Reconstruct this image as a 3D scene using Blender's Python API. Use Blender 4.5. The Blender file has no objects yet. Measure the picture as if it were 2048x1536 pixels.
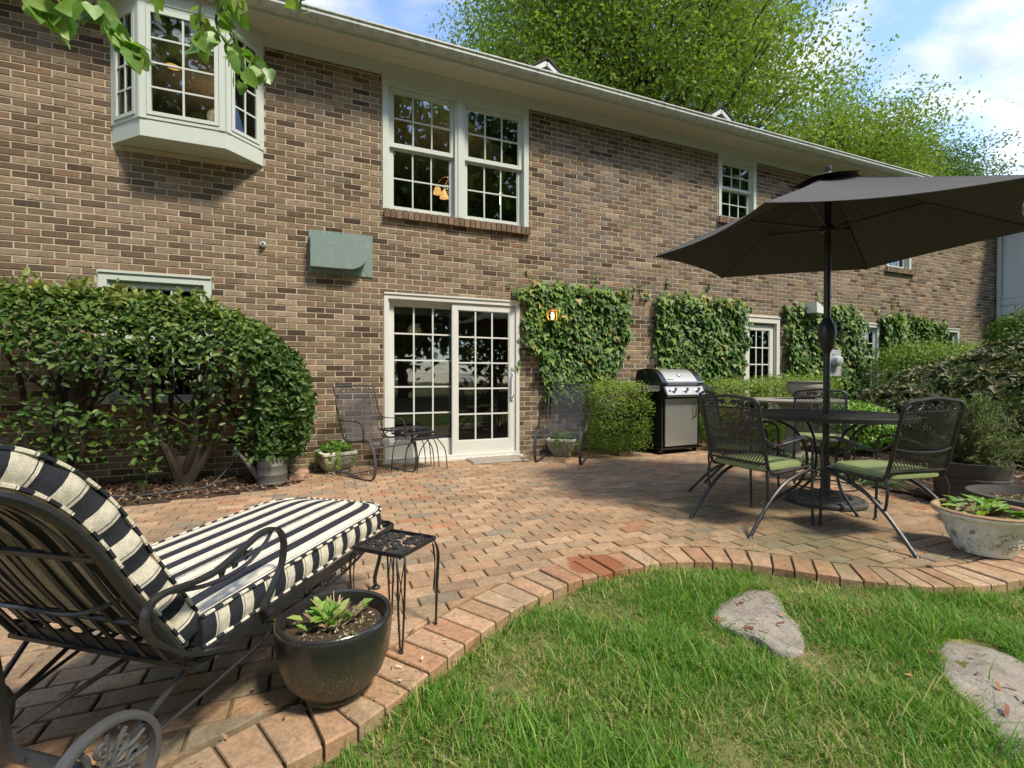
import bpy, bmesh, math, random
import numpy as np
from mathutils import Vector, Matrix
R = random.Random(7)
NR = np.random.default_rng(11)
PI = math.pi

# ------------------------------------------------------------------ camera
F = 950.0                                   # focal length in photo pixels (2048 wide)
TH = math.atan(F / (3330 - 1024))           # the wall recedes to the right
PH = 12 / 950.0
CAM = np.array([0.0, -5.96, 1.06])
fw = np.array([math.sin(TH) * math.cos(PH), math.cos(TH) * math.cos(PH), -math.sin(PH)])
rt = np.array([math.cos(TH), -math.sin(TH), 0.0])
upv = np.cross(rt, fw)
def ray(px, py): return fw * F + rt * (px - 1024) - upv * (py - 768)
def onwall(px, py, y=0.0):
    d = ray(px, py); return CAM + d * ((y - CAM[1]) / d[1])
def gnd(px, py, z=0.0):
    d = ray(px, py); return CAM + d * ((z - CAM[2]) / d[2])
def proj(p):
    q = np.asarray(p, float) - CAM; z = q @ fw
    return 1024 + F * (q @ rt) / z, 768 - F * (q @ upv) / z, z

scene = bpy.context.scene
col = scene.collection
cd = bpy.data.cameras.new('Camera'); cam = bpy.data.objects.new('Camera', cd); col.objects.link(cam)
cd.sensor_width = 36.0; cd.lens = F / 2048 * 36.0; cd.clip_start = 0.02; cd.clip_end = 2000
cam.location = CAM; cam.rotation_euler = (PI / 2 - PH, 0, -TH)
scene.camera = cam

# ------------------------------------------------------------------ sky, sun, exposure
SEL = math.radians(55)
SUN = Vector((0.46, -0.88, 0)).normalized() * math.cos(SEL); SUN.z = math.sin(SEL)
W = bpy.data.worlds.new('World'); scene.world = W; W.use_nodes = True
nt = W.node_tree; nt.nodes.clear()
def wn(t, **k):
    n = nt.nodes.new(t)
    for a, b in k.items(): setattr(n, a, b)
    return n
def wm(op, a, b=None, c=None):
    n = nt.nodes.new('ShaderNodeMath'); n.operation = op
    for i, v in enumerate((a, b, c)):
        if v is None: continue
        if isinstance(v, (int, float)): n.inputs[i].default_value = v
        else: nt.links.new(v, n.inputs[i])
    return n.outputs[0]
sky = wn('ShaderNodeTexSky', sky_type='NISHITA', sun_disc=False, sun_elevation=SEL,
         sun_rotation=math.atan2(SUN.x, SUN.y), altitude=200.0, air_density=1.0, dust_density=0.6, ozone_density=1.6)
bgS = wn('ShaderNodeBackground'); bgS.inputs[1].default_value = 0.15
nt.links.new(sky.outputs[0], bgS.inputs[0])
tc = wn('ShaderNodeTexCoord'); sep = wn('ShaderNodeSeparateXYZ'); nt.links.new(tc.outputs['Generated'], sep.inputs[0])
zz = wm('ADD', wm('MAXIMUM', sep.outputs[2], 0.0), 0.12)
cmb = wn('ShaderNodeCombineXYZ'); nt.links.new(wm('DIVIDE', sep.outputs[0], zz), cmb.inputs[0]); nt.links.new(wm('DIVIDE', sep.outputs[1], zz), cmb.inputs[1])
mp = wn('ShaderNodeMapping'); mp.inputs['Rotation'].default_value = (0, 0, 0.55); mp.inputs['Scale'].default_value = (1.0, 1.6, 1); mp.inputs['Location'].default_value = (0.62, 1.9, 0)
nt.links.new(cmb.outputs[0], mp.inputs[0])
n1 = wn('ShaderNodeTexNoise'); n1.inputs['Scale'].default_value = 1.15; n1.inputs['Detail'].default_value = 12; n1.inputs['Roughness'].default_value = 0.58; n1.inputs['Distortion'].default_value = 0.25
nt.links.new(mp.outputs[0], n1.inputs[0])
cr = wn('ShaderNodeValToRGB'); cr.color_ramp.elements[0].position = 0.47; cr.color_ramp.elements[1].position = 0.63
nt.links.new(n1.outputs[0], cr.inputs[0])
n2 = wn('ShaderNodeTexNoise'); n2.inputs['Scale'].default_value = 2.4; n2.inputs['Detail'].default_value = 6
nt.links.new(mp.outputs[0], n2.inputs[0])
cc = wn('ShaderNodeMixRGB'); cc.inputs[1].default_value = (0.33, 0.345, 0.375, 1); cc.inputs[2].default_value = (0.60, 0.595, 0.58, 1)
cr2 = wn('ShaderNodeValToRGB'); cr2.color_ramp.elements[0].position = 0.36; cr2.color_ramp.elements[1].position = 0.56
nt.links.new(n2.outputs[0], cr2.inputs[0]); nt.links.new(cr2.outputs[0], cc.inputs[0])
bgC = wn('ShaderNodeBackground'); bgC.inputs[1].default_value = 1.0; nt.links.new(cc.outputs[0], bgC.inputs[0])
mxs = wn('ShaderNodeMixShader'); nt.links.new(cr.outputs[0], mxs.inputs[0]); nt.links.new(bgS.outputs[0], mxs.inputs[1]); nt.links.new(bgC.outputs[0], mxs.inputs[2])
wo = wn('ShaderNodeOutputWorld'); nt.links.new(mxs.outputs[0], wo.inputs[0])
ld = bpy.data.lights.new('Sun', 'SUN'); ld.energy = 2.3; ld.angle = math.radians(9); ld.color = (1.0, 0.90, 0.74)
so = bpy.data.objects.new('Sun', ld); col.objects.link(so); so.rotation_euler = SUN.to_track_quat('Z', 'Y').to_euler(); so.location = (6, -12, 14)
vs = scene.view_settings; vs.view_transform = 'Standard'; vs.look = 'None'; vs.exposure = 1.32; vs.gamma = 1.0; vs.use_curve_mapping = False

# ------------------------------------------------------------------ materials
MATS = {}
def newmat(name):
    m = bpy.data.materials.new(name); m.use_nodes = True; t = m.node_tree; t.nodes.clear(); MATS[name] = m
    o = t.nodes.new('ShaderNodeOutputMaterial'); return m, t, o
class NT:
    def __init__(s, t): s.t = t
    def n(s, ty, **k):
        x = s.t.nodes.new(ty)
        for a, b in k.items(): setattr(x, a, b)
        return x
    def l(s, a, b): s.t.links.new(a, b)
    def noise(s, scale, detail=4, rough=0.55, vec=None, dist=0.0):
        x = s.n('ShaderNodeTexNoise'); x.inputs['Scale'].default_value = scale; x.inputs['Detail'].default_value = detail
        x.inputs['Roughness'].default_value = rough; x.inputs['Distortion'].default_value = dist
        if vec is not None: s.l(vec, x.inputs[0])
        return x.outputs[0]
    def ramp(s, fac, stops):
        x = s.n('ShaderNodeValToRGB'); e = x.color_ramp.elements
        while len(e) < len(stops): e.new(0.5)
        for q, (p, c) in zip(e, stops): q.position = p; q.color = (*c, 1) if len(c) == 3 else c
        s.l(fac, x.inputs[0]); return x.outputs[0]
    def mix(s, fac, a, b, mode='MIX'):
        x = s.n('ShaderNodeMixRGB', blend_type=mode)
        for i, v in ((0, fac), (1, a), (2, b)):
            if isinstance(v, (int, float)): x.inputs[i].default_value = v
            elif isinstance(v, tuple): x.inputs[i].default_value = (*v, 1)
            else: s.l(v, x.inputs[i])
        return x.outputs[0]
    def math(s, op, a, b=None):
        x = s.n('ShaderNodeMath', operation=op)
        for i, v in enumerate((a, b)):
            if v is None: continue
            if isinstance(v, (int, float)): x.inputs[i].default_value = v
            else: s.l(v, x.inputs[i])
        return x.outputs[0]
    def bump(s, h, strength=0.3, dist=0.01):
        x = s.n('ShaderNodeBump'); x.inputs['Strength'].default_value = strength; x.inputs['Distance'].default_value = dist
        s.l(h, x.inputs['Height']); return x.outputs[0]
    def pos(s): return s.n('ShaderNodeNewGeometry').outputs['Position']
    def obj(s): return s.n('ShaderNodeTexCoord').outputs['Object']
    def attr(s, name): return s.n('ShaderNodeAttribute', attribute_name=name).outputs['Color']
    def bsdf(s, colr, rough=0.6, metal=0.0, normal=None, spec=0.5, coat=0.0):
        p = s.n('ShaderNodeBsdfPrincipled')
        if isinstance(colr, tuple): p.inputs['Base Color'].default_value = (*colr, 1)
        else: s.l(colr, p.inputs['Base Color'])
        if isinstance(rough, (int, float)): p.inputs['Roughness'].default_value = rough
        else: s.l(rough, p.inputs['Roughness'])
        p.inputs['Metallic'].default_value = metal; p.inputs['Specular IOR Level'].default_value = spec
        p.inputs['Coat Weight'].default_value = coat
        if normal is not None: s.l(normal, p.inputs['Normal'])
        return p.outputs[0]

def surf(name, colr, rough=0.6, metal=0.0, nscale=8, namt=0.25, bump=0.0, bscale=60, spec=0.5, coat=0.0, dirt=None, obj=True):
    """plain procedural surface: base colour broken by noise, optional bump and dirt tint"""
    m, t, o = newmat(name); g = NT(t)
    vec = g.obj() if obj else g.pos()
    n = g.noise(nscale, 6, 0.6, vec)
    c = g.mix(n, tuple(x * (1 - namt) for x in colr), tuple(min(1, x * (1 + namt)) for x in colr))
    if dirt:
        dn = g.ramp(g.noise(nscale * 0.5, 8, 0.7, vec), [(0.50, (0, 0, 0)), (0.72, (1, 1, 1))])
        c = g.mix(dn, c, dirt)
    nm = g.bump(g.noise(bscale, 5, 0.6, vec), bump, 0.004) if bump else None
    rr = g.math('ADD', g.math('MULTIPLY', g.noise(nscale * 2.3, 4, 0.5, vec), 0.25), rough - 0.12)
    g.l(g.bsdf(c, rr, metal, nm, spec, coat), o.inputs[0]); return m

def vcol(name, rough=0.9, grain=70, gamt=0.35, bump=0.5, bd=0.004, extra=None, spec=0.3):
    """colour from the mesh attribute 'col' times fine grain"""
    m, t, o = newmat(name); g = NT(t); p = g.pos()
    c = g.attr('col')
    n = g.noise(grain, 8, 0.65, p)
    c = g.mix(1.0, c, g.ramp(n, [(0.3, (1 - gamt,) * 3), (0.7, (1 + gamt,) * 3)]), 'MULTIPLY')
    n2 = g.noise(grain * 0.22, 4, 0.6, p)
    c = g.mix(1.0, c, g.ramp(n2, [(0.3, (1 - gamt * .6,) * 3), (0.7, (1 + gamt * .6,) * 3)]), 'MULTIPLY')
    if extra: c = extra(g, c, p)
    h = g.math('ADD', g.math('MULTIPLY', n, 0.6), g.noise(grain * 3.1, 4, 0.6, p))
    g.l(g.bsdf(c, rough, 0, g.bump(h, bump, bd), spec), o.inputs[0]); return m

def leafmat(name, stops, rough=0.45, trans=0.3, spec=0.4, tcol=None):
    """leaf: colour ramp driven by per-leaf attribute, part of the light passes through"""
    m, t, o = newmat(name); g = NT(t)
    a = g.attr('col'); c = g.ramp(a, stops)
    c = g.mix(1.0, c, g.ramp(g.noise(40, 3, 0.6, g.pos()), [(0.3, (.85,) * 3), (0.7, (1.15,) * 3)]), 'MULTIPLY')
    p = g.bsdf(c, rough, 0, None, spec)
    tr = g.n('ShaderNodeBsdfTranslucent'); g.l(g.mix(1.0, c, tcol or (1.3, 1.5, 0.6), 'MULTIPLY'), tr.inputs[0])
    mx = g.n('ShaderNodeMixShader'); mx.inputs[0].default_value = trans
    g.l(p, mx.inputs[1]); g.l(tr.outputs[0], mx.inputs[2]); g.l(mx.outputs[0], o.inputs[0]); return m

def emis(name, colr, st):
    m, t, o = newmat(name); g = NT(t)
    e = g.n('ShaderNodeEmission'); e.inputs[0].default_value = (*colr, 1); e.inputs[1].default_value = st
    g.l(e.outputs[0], o.inputs[0]); return m

def mk_materials():
    def wallx(g, c, p):      # lime bloom and grey weathering, shapes of their own
        a = g.ramp(g.noise(0.55, 7, 0.62, p, 0.4), [(0.44, (0, 0, 0)), (0.70, (1, 1, 1))])
        c = g.mix(g.math('MULTIPLY', a, 0.30), c, (0.13, 0.11, 0.10))
        b = g.ramp(g.noise(1.1, 8, 0.7, p, 0.3), [(0.56, (0, 0, 0)), (0.78, (1, 1, 1))])
        c = g.mix(g.math('MULTIPLY', b, 0.35), c, (0.38, 0.31, 0.235))
        mp2 = g.n('ShaderNodeMapping'); mp2.inputs['Scale'].default_value = (3.2, 1, .35); g.l(p, mp2.inputs[0])     # rain streaks
        st = g.ramp(g.noise(1.0, 8, 0.7, mp2.outputs[0], 0.2), [(0.52, (0, 0, 0)), (0.74, (1, 1, 1))])
        c = g.mix(g.math('MULTIPLY', st, 0.45), c, (0.085, 0.068, 0.05))
        sz = g.n('ShaderNodeSeparateXYZ'); g.l(p, sz.inputs[0]); mr = g.n('ShaderNodeMapRange'); mr.inputs[1].default_value = 0.55; mr.inputs[2].default_value = 0.0; mr.clamp = True
        g.l(g.math('ADD', sz.outputs[2], g.math('MULTIPLY', g.noise(2.5, 6, 0.6, p), 0.5)), mr.inputs[0])           # soil splash along the foot
        return g.mix(g.math('MULTIPLY', mr.outputs[0], 0.5), c, (0.11, 0.095, 0.05))
    vcol('brick', 0.92, 85, 0.34, 0.55, 0.004, wallx, 0.2)
    surf('mortar', (0.50, 0.415, 0.30), 0.95, 0, 3.0, 0.35, 0.5, 180, 0.1, 0, None, False)
    def pavx(g, c, p):
        # moss and damp under the dining set, dirt patches, one fresh water stain near the border
        m = g.ramp(g.noise(1.3, 8, 0.68, p, 0.3), [(0.50, (0, 0, 0)), (0.70, (1, 1, 1))])
        c = g.mix(g.math('MULTIPLY', m, 0.42), c, (0.115, 0.095, 0.06))
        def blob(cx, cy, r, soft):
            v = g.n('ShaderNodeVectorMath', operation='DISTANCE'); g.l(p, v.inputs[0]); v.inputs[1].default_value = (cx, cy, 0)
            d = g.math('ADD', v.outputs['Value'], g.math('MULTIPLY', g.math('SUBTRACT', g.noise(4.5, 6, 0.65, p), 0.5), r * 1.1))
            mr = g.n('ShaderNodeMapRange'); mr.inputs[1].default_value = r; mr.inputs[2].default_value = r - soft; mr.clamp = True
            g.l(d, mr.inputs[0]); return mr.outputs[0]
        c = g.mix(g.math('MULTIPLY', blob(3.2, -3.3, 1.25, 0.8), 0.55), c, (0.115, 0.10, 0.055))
        c = g.mix(g.math('MULTIPLY', blob(2.9, -4.0, 0.55, 0.4), 0.35), c, (0.10, 0.11, 0.04))
        w = gnd(1190, 1128)
        c = g.mix(g.math('MULTIPLY', blob(w[0], w[1], 0.17, 0.02), 0.85), c, (0.22, 0.075, 0.03))
        return c
    vcol('paver', 0.85, 60, 0.30, 0.6, 0.004, pavx, 0.25)
    surf('sand_joint', (0.155, 0.122, 0.080), 0.95, 0, 14, 0.5, 0.5, 150, 0.1, 0, (0.05, 0.055, 0.02), False)
    surf('trim', (0.50, 0.545, 0.485), 0.5, 0, 3, 0.08, 0.05, 40, 0.4, 0, None, False)
    surf('trim_white', (0.60, 0.60, 0.545), 0.5, 0, 3, 0.07, 0.05, 40, 0.4, 0, None, False)
    surf('soffit', (0.52, 0.51, 0.43), 0.7, 0, 5, 0.08, 0.08, 90, 0.3, 0, None, False)
    m, t, o = newmat('gutter'); g = NT(t); p = g.pos()
    mp_ = g.n('ShaderNodeMapping'); mp_.inputs['Scale'].default_value = (14, 14, 1.2); g.l(p, mp_.inputs[0])
    s_ = g.ramp(g.noise(1.0, 6, 0.7, mp_.outputs[0]), [(0.45, (0, 0, 0)), (0.75, (1, 1, 1))])
    g.l(g.bsdf(g.mix(g.math('MULTIPLY', s_, 0.75), (0.50, 0.53, 0.47), (0.16, 0.17, 0.13)), 0.5), o.inputs[0])
    surf('siding', (0.62, 0.65, 0.66), 0.6, 0, 3, 0.06, 0.05, 60)
    surf('shingle', (0.05, 0.05, 0.052), 0.9, 0, 30, 0.4, 0.5, 90, 0.2)
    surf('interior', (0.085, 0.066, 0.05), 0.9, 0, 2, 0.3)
    surf('blind', (0.62, 0.64, 0.62), 0.7, 0, 4, 0.06)
    surf('curtain', (0.16, 0.14, 0.12), 0.85, 0, 9, 0.3)
    surf('vent_green', (0.17, 0.235, 0.21), 0.55, 0, 30, 0.14, 0.15, 120, 0.4, 0, (0.24, 0.29, 0.26))
    surf('iron', (0.016, 0.016, 0.017), 0.42, 0.0, 20, 0.4, 0.15, 160, 0.5, 0.1)
    surf('iron_worn', (0.040, 0.040, 0.042), 0.5, 0.0, 20, 0.5, 0.2, 160, 0.5, 0.0, (0.09, 0.075, 0.065))
    surf('iron_grey', (0.075, 0.077, 0.08), 0.5, 0.2, 20, 0.3, 0.15, 160)
    surf('chrome', (0.55, 0.56, 0.57), 0.3, 0.95, 12, 0.08)
    m, t, o = newmat('steel'); g = NT(t); mp_ = g.n('ShaderNodeMapping'); mp_.inputs['Scale'].default_value = (2, 2, 160); g.l(g.obj(), mp_.inputs[0])
    n_ = g.noise(1, 4, 0.5, mp_.outputs[0]); g.l(g.bsdf(g.mix(n_, (0.42, 0.42, 0.40), (0.55, 0.55, 0.53)), 0.38, 0.8), o.inputs[0])
    surf('enamel_black', (0.012, 0.012, 0.013), 0.22, 0, 8, 0.2, 0, 60, 0.5, 0.4)
    surf('canopy', (0.072, 0.071, 0.068), 0.85, 0, 12, 0.18, 0.25, 420, 0.25)
    surf('cushion_green', (0.185, 0.225, 0.10), 0.9, 0, 14, 0.16, 0.35, 380, 0.15)
    surf('cast_base', (0.052, 0.050, 0.048), 0.7, 0, 18, 0.4, 0.4, 60, 0.3, 0, (0.11, 0.10, 0.085))
    # striped cushion fabric: broad navy and cream stripes with a pinstripe, along the mesh attribute 'col' (red = stripe position)
    m, t, o = newmat('stripe'); g = NT(t)
    sx = g.n('ShaderNodeSeparateColor'); g.l(g.attr('col'), sx.inputs[0])
    fr = g.math('FRACT', sx.outputs[0])
    rp = g.n('ShaderNodeValToRGB'); rp.color_ramp.interpolation = 'CONSTANT'; e = rp.color_ramp.elements
    dk = (0.026, 0.029, 0.036, 1); cr_ = (0.62, 0.57, 0.46, 1)
    seq = [(0.0, dk), (0.47, cr_), (0.55, dk), (0.575, cr_)]
    while len(e) < len(seq): e.new(0.5)
    for q, (pp, c_) in zip(e, seq): q.position = pp; q.color = c_
    g.l(fr, rp.inputs[0])
    n_ = g.noise(55, 6, 0.7, g.pos()); c_ = g.mix(1.0, rp.outputs[0], g.ramp(n_, [(0.3, (0.72,) * 3), (0.75, (1.2,) * 3)]), 'MULTIPLY')
    wv = g.noise(600, 2, 0.5, g.pos())
    c_ = g.mix(1.0, c_, g.ramp(wv, [(0.35, (0.75,) * 3), (0.65, (1.25,) * 3)]), 'MULTIPLY')
    g.l(g.bsdf(c_, 0.9, 0, g.bump(g.math('ADD', wv, g.math('MULTIPLY', g.noise(14, 3, 0.5, g.pos()), 2.0)), 0.35, 0.004), 0.15), o.inputs[0])
    surf('stone_urn', (0.36, 0.34, 0.28), 0.85, 0, 16, 0.25, 0.5, 70, 0.25, 0, (0.20, 0.19, 0.13))
    surf('urn_rim', (0.58, 0.57, 0.52), 0.8, 0, 16, 0.15, 0.3, 70)
    surf('ribbed_urn', (0.25, 0.235, 0.19), 0.8, 0, 12, 0.25, 0.3, 60, 0.3, 0, (0.15, 0.145, 0.11))
    surf('wood_barrel', (0.23, 0.19, 0.10), 0.85, 0, 14, 0.3, 0.4, 60, 0.2, 0, (0.13, 0.14, 0.07))
    surf('galvanized', (0.15, 0.152, 0.135), 0.55, 0.45, 9, 0.3, 0.2, 60, 0.4, 0, (0.12, 0.12, 0.10))
    surf('patina', (0.10, 0.22, 0.22), 0.6, 0.2, 20, 0.3)
    surf('hose_green', (0.02, 0.20, 0.03), 0.4, 0, 20, 0.15)
    surf('hose_black', (0.02, 0.02, 0.018), 0.6, 0, 20, 0.3)
    # dark glazed pot: gloss at the rim, speckled bare clay lower down
    m, t, o = newmat('glaze'); g = NT(t); ob = g.obj()
    sp = g.ramp(g.noise(210, 3, 0.6, ob), [(0.52, (0, 0, 0)), (0.62, (1, 1, 1))])
    sz = g.n('ShaderNodeSeparateXYZ'); g.l(ob, sz.inputs[0])
    mr = g.n('ShaderNodeMapRange'); mr.inputs[1].default_value = 0.235; mr.inputs[2].default_value = 0.11; mr.clamp = True
    g.l(g.math('ADD', sz.outputs[2], g.math('MULTIPLY', g.noise(9, 5, 0.6, ob), 0.05)), mr.inputs[0])
    mask = g.math('MULTIPLY', mr.outputs[0], 1.0)
    c_ = g.mix(mask, (0.020, 0.019, 0.019), (0.055, 0.044, 0.028))
    c_ = g.mix(g.math('MULTIPLY', sp, g.math('MULTIPLY', mask, 0.8)), c_, (0.20, 0.165, 0.10))
    g.l(g.bsdf(c_, g.math('ADD', g.math('MULTIPLY', mask, 0.45), 0.22), 0, g.bump(g.noise(120, 4, 0.6, ob), 0.2, 0.003), 0.5, 0.3), o.inputs[0])
    # peeling white paint on clay
    m, t, o = newmat('peeling'); g = NT(t); ob = g.obj()
    pk = g.ramp(g.noise(7, 10, 0.72, ob, 0.5), [(0.56, (0, 0, 0)), (0.61, (1, 1, 1))])
    fine = g.ramp(g.noise(34, 6, 0.7, ob, 1.2), [(0.55, (0, 0, 0)), (0.62, (1, 1, 1))])
    sz = g.n('ShaderNodeSeparateXYZ'); g.l(ob, sz.inputs[0])
    band = g.ramp(sz.outputs[2], [(0.03, (0, 0, 0)), (0.06, (1, 1, 1)), (0.16, (1, 1, 1)), (0.19, (0, 0, 0))])
    msk = g.math('MAXIMUM', g.math('MULTIPLY', pk, 0.85), g.math('MULTIPLY', g.math('MULTIPLY', fine, band), 0.85))
    grime = g.ramp(g.noise(11, 6, 0.6, ob), [(0.42, (0.68, 0.69, 0.63)), (0.75, (0.42, 0.45, 0.39))])
    c_ = g.mix(msk, grime, (0.17, 0.095, 0.05))
    g.l(g.bsdf(c_, 0.75, 0, g.bump(g.math('SUBTRACT', 1.0, msk), 0.6, 0.004), 0.3), o.inputs[0])
    surf('terracotta_rim', (0.30, 0.19, 0.11), 0.85, 0, 14, 0.3, 0.4, 70, 0.2, 0, (0.42, 0.38, 0.30))
    surf('pot_dark', (0.060, 0.055, 0.050), 0.75, 0, 10, 0.3, 0.3, 60)
    surf('soil', (0.055, 0.038, 0.026), 0.95, 0, 60, 0.5, 0.8, 120, 0.1)
    surf('mat_fibre', (0.27, 0.24, 0.20), 0.95, 0, 160, 0.7, 0.9, 220, 0.1)
    surf('bark', (0.085, 0.065, 0.048), 0.9, 0, 12, 0.4, 0.7, 40, 0.2)
    surf('bark_dark', (0.050, 0.040, 0.030), 0.9, 0, 12, 0.4, 0.7, 40, 0.2)
    surf('twig_dry', (0.36, 0.25, 0.15), 0.85, 0, 30, 0.3)
    surf('vine_wood', (0.12, 0.085, 0.055), 0.9, 0, 30, 0.3)
    vcol('mulch', 0.95, 40, 0.4, 0.4, 0.004)
    vcol('litter', 0.9, 40, 0.3, 0.3, 0.003)
    m, t, o = newmat('lawn_soil'); g = NT(t); p = g.pos()
    n_ = g.noise(9, 8, 0.7, p); c_ = g.ramp(n_, [(0.3, (0.05, 0.075, 0.02)), (0.5, (0.13, 0.13, 0.045)), (0.7, (0.24, 0.21, 0.09))])
    g.l(g.bsdf(c_, 0.95, 0, g.bump(g.noise(90, 5, 0.6, p), 0.8, 0.01), 0.1), o.inputs[0])
    m, t, o = newmat('flagstone'); g = NT(t); p = g.obj()
    n_ = g.noise(6, 10, 0.7, p, 0.4); c_ = g.ramp(n_, [(0.25, (0.16, 0.135, 0.105)), (0.5, (0.30, 0.265, 0.22)), (0.75, (0.42, 0.375, 0.31))])
    c_ = g.mix(g.ramp(g.noise(45, 6, 0.7, p), [(0.55, (0, 0, 0)), (0.75, (0.6, 0.6, 0.6))]), c_, (0.15, 0.125, 0.095))
    c_ = g.mix(g.ramp(g.noise(13, 8, 0.75, p, 0.6), [(0.54, (0, 0, 0)), (0.64, (0.75, 0.75, 0.75))]), c_, (0.13, 0.115, 0.08))
    c_ = g.mix(g.ramp(g.noise(24, 7, 0.7, p, 0.3), [(0.60, (0, 0, 0)), (0.68, (0.7, 0.7, 0.7))]), c_, (0.50, 0.48, 0.42))
    g.l(g.bsdf(c_, 0.9, 0, g.bump(g.math('ADD', n_, g.math('MULTIPLY', g.noise(60, 8, 0.7, p), 0.5)), 1.0, 0.02), 0.2), o.inputs[0])
    # leaves
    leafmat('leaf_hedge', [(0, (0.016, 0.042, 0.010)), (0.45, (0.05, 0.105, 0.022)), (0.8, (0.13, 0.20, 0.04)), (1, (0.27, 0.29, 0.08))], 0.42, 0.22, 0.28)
    leafmat('leaf_box', [(0, (0.035, 0.075, 0.014)), (0.45, (0.115, 0.19, 0.032)), (0.8, (0.22, 0.30, 0.055)), (1, (0.33, 0.37, 0.10))], 0.5, 0.28, 0.2)
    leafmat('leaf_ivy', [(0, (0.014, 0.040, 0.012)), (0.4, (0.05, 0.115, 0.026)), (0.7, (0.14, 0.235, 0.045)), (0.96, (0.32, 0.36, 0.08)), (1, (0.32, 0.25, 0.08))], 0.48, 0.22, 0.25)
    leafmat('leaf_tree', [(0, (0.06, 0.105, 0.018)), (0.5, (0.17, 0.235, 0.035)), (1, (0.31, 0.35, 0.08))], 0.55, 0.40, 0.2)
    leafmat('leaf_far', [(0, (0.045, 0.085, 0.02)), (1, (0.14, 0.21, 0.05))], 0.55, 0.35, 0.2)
    leafmat('leaf_rhodo', [(0, (0.04, 0.06, 0.02)), (0.55, (0.11, 0.14, 0.05)), (0.8, (0.29, 0.235, 0.14)), (1, (0.47, 0.38, 0.25))], 0.5, 0.12, 0.25)
    leafmat('leaf_rosemary', [(0, (0.07, 0.11, 0.04)), (0.6, (0.18, 0.24, 0.10)), (1, (0.31, 0.35, 0.19))], 0.6, 0.3, 0.2)
    leafmat('leaf_bright', [(0, (0.07, 0.16, 0.025)), (0.6, (0.17, 0.31, 0.05)), (1, (0.30, 0.40, 0.09))], 0.4, 0.3)
    leafmat('leaf_strap', [(0, (0.02, 0.06, 0.02)), (0.6, (0.06, 0.14, 0.05)), (1, (0.20, 0.28, 0.13))], 0.35, 0.2)
    leafmat('grass', [(0, (0.045, 0.13, 0.014)), (0.5, (0.12, 0.27, 0.028)), (0.75, (0.21, 0.33, 0.05)), (0.9, (0.36, 0.34, 0.12)), (1, (0.48, 0.40, 0.20))], 0.5, 0.38, 0.25)
    # glass: see-through with a mirror layer that grows towards grazing angles
    m, t, o = newmat('glass'); g = NT(t)
    tr = g.n('ShaderNodeBsdfTransparent'); tr.inputs[0].default_value = (0.72, 0.76, 0.74, 1)
    gl = g.n('ShaderNodeBsdfGlossy'); gl.inputs['Roughness'].default_value = 0.015; gl.inputs[0].default_value = (0.9, 0.95, 1, 1)
    fz = g.n('ShaderNodeFresnel'); fz.inputs[0].default_value = 1.85
    wv = g.bump(g.noise(2.2, 2, 0.5, g.pos()), 0.05, 0.02); g.l(wv, gl.inputs['Normal'])
    mx = g.n('ShaderNodeMixShader'); g.l(fz.outputs[0], mx.inputs[0]); g.l(tr.outputs[0], mx.inputs[1]); g.l(gl.outputs[0], mx.inputs[2])
    g.l(mx.outputs[0], o.inputs[0])
    emis('glow', (1.0, 0.72, 0.42), 3.0); emis('glow_soft', (1.0, 0.52, 0.17), 0.75)
    surf('amber', (0.16, 0.09, 0.035), 0.3, 0.3, 20, 0.2)
    surf('plastic_white', (0.75, 0.75, 0.74), 0.4, 0, 10, 0.04)
    surf('meter_grey', (0.42, 0.43, 0.43), 0.5, 0.2, 10, 0.1)
mk_materials()

# ------------------------------------------------------------------ mesh helpers
def V(*a): return np.array(a, float)
def catmull(pts, n=6, closed=False):
    P = [np.asarray(p, float) for p in pts]; out = []; m = len(P)
    rng = range(m) if closed else range(m - 1)
    for i in rng:
        if closed: p0, p1, p2, p3 = P[i - 1], P[i], P[(i + 1) % m], P[(i + 2) % m]
        else: p0, p1, p2, p3 = P[max(i - 1, 0)], P[i], P[i + 1], P[min(i + 2, m - 1)]
        for k in range(n):
            t = k / n
            out.append(0.5 * (2 * p1 + (p2 - p0) * t + (2 * p0 - 5 * p1 + 4 * p2 - p3) * t * t + (3 * p1 - p0 - 3 * p2 + p3) * t ** 3))
    if not closed: out.append(P[-1])
    return out

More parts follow.
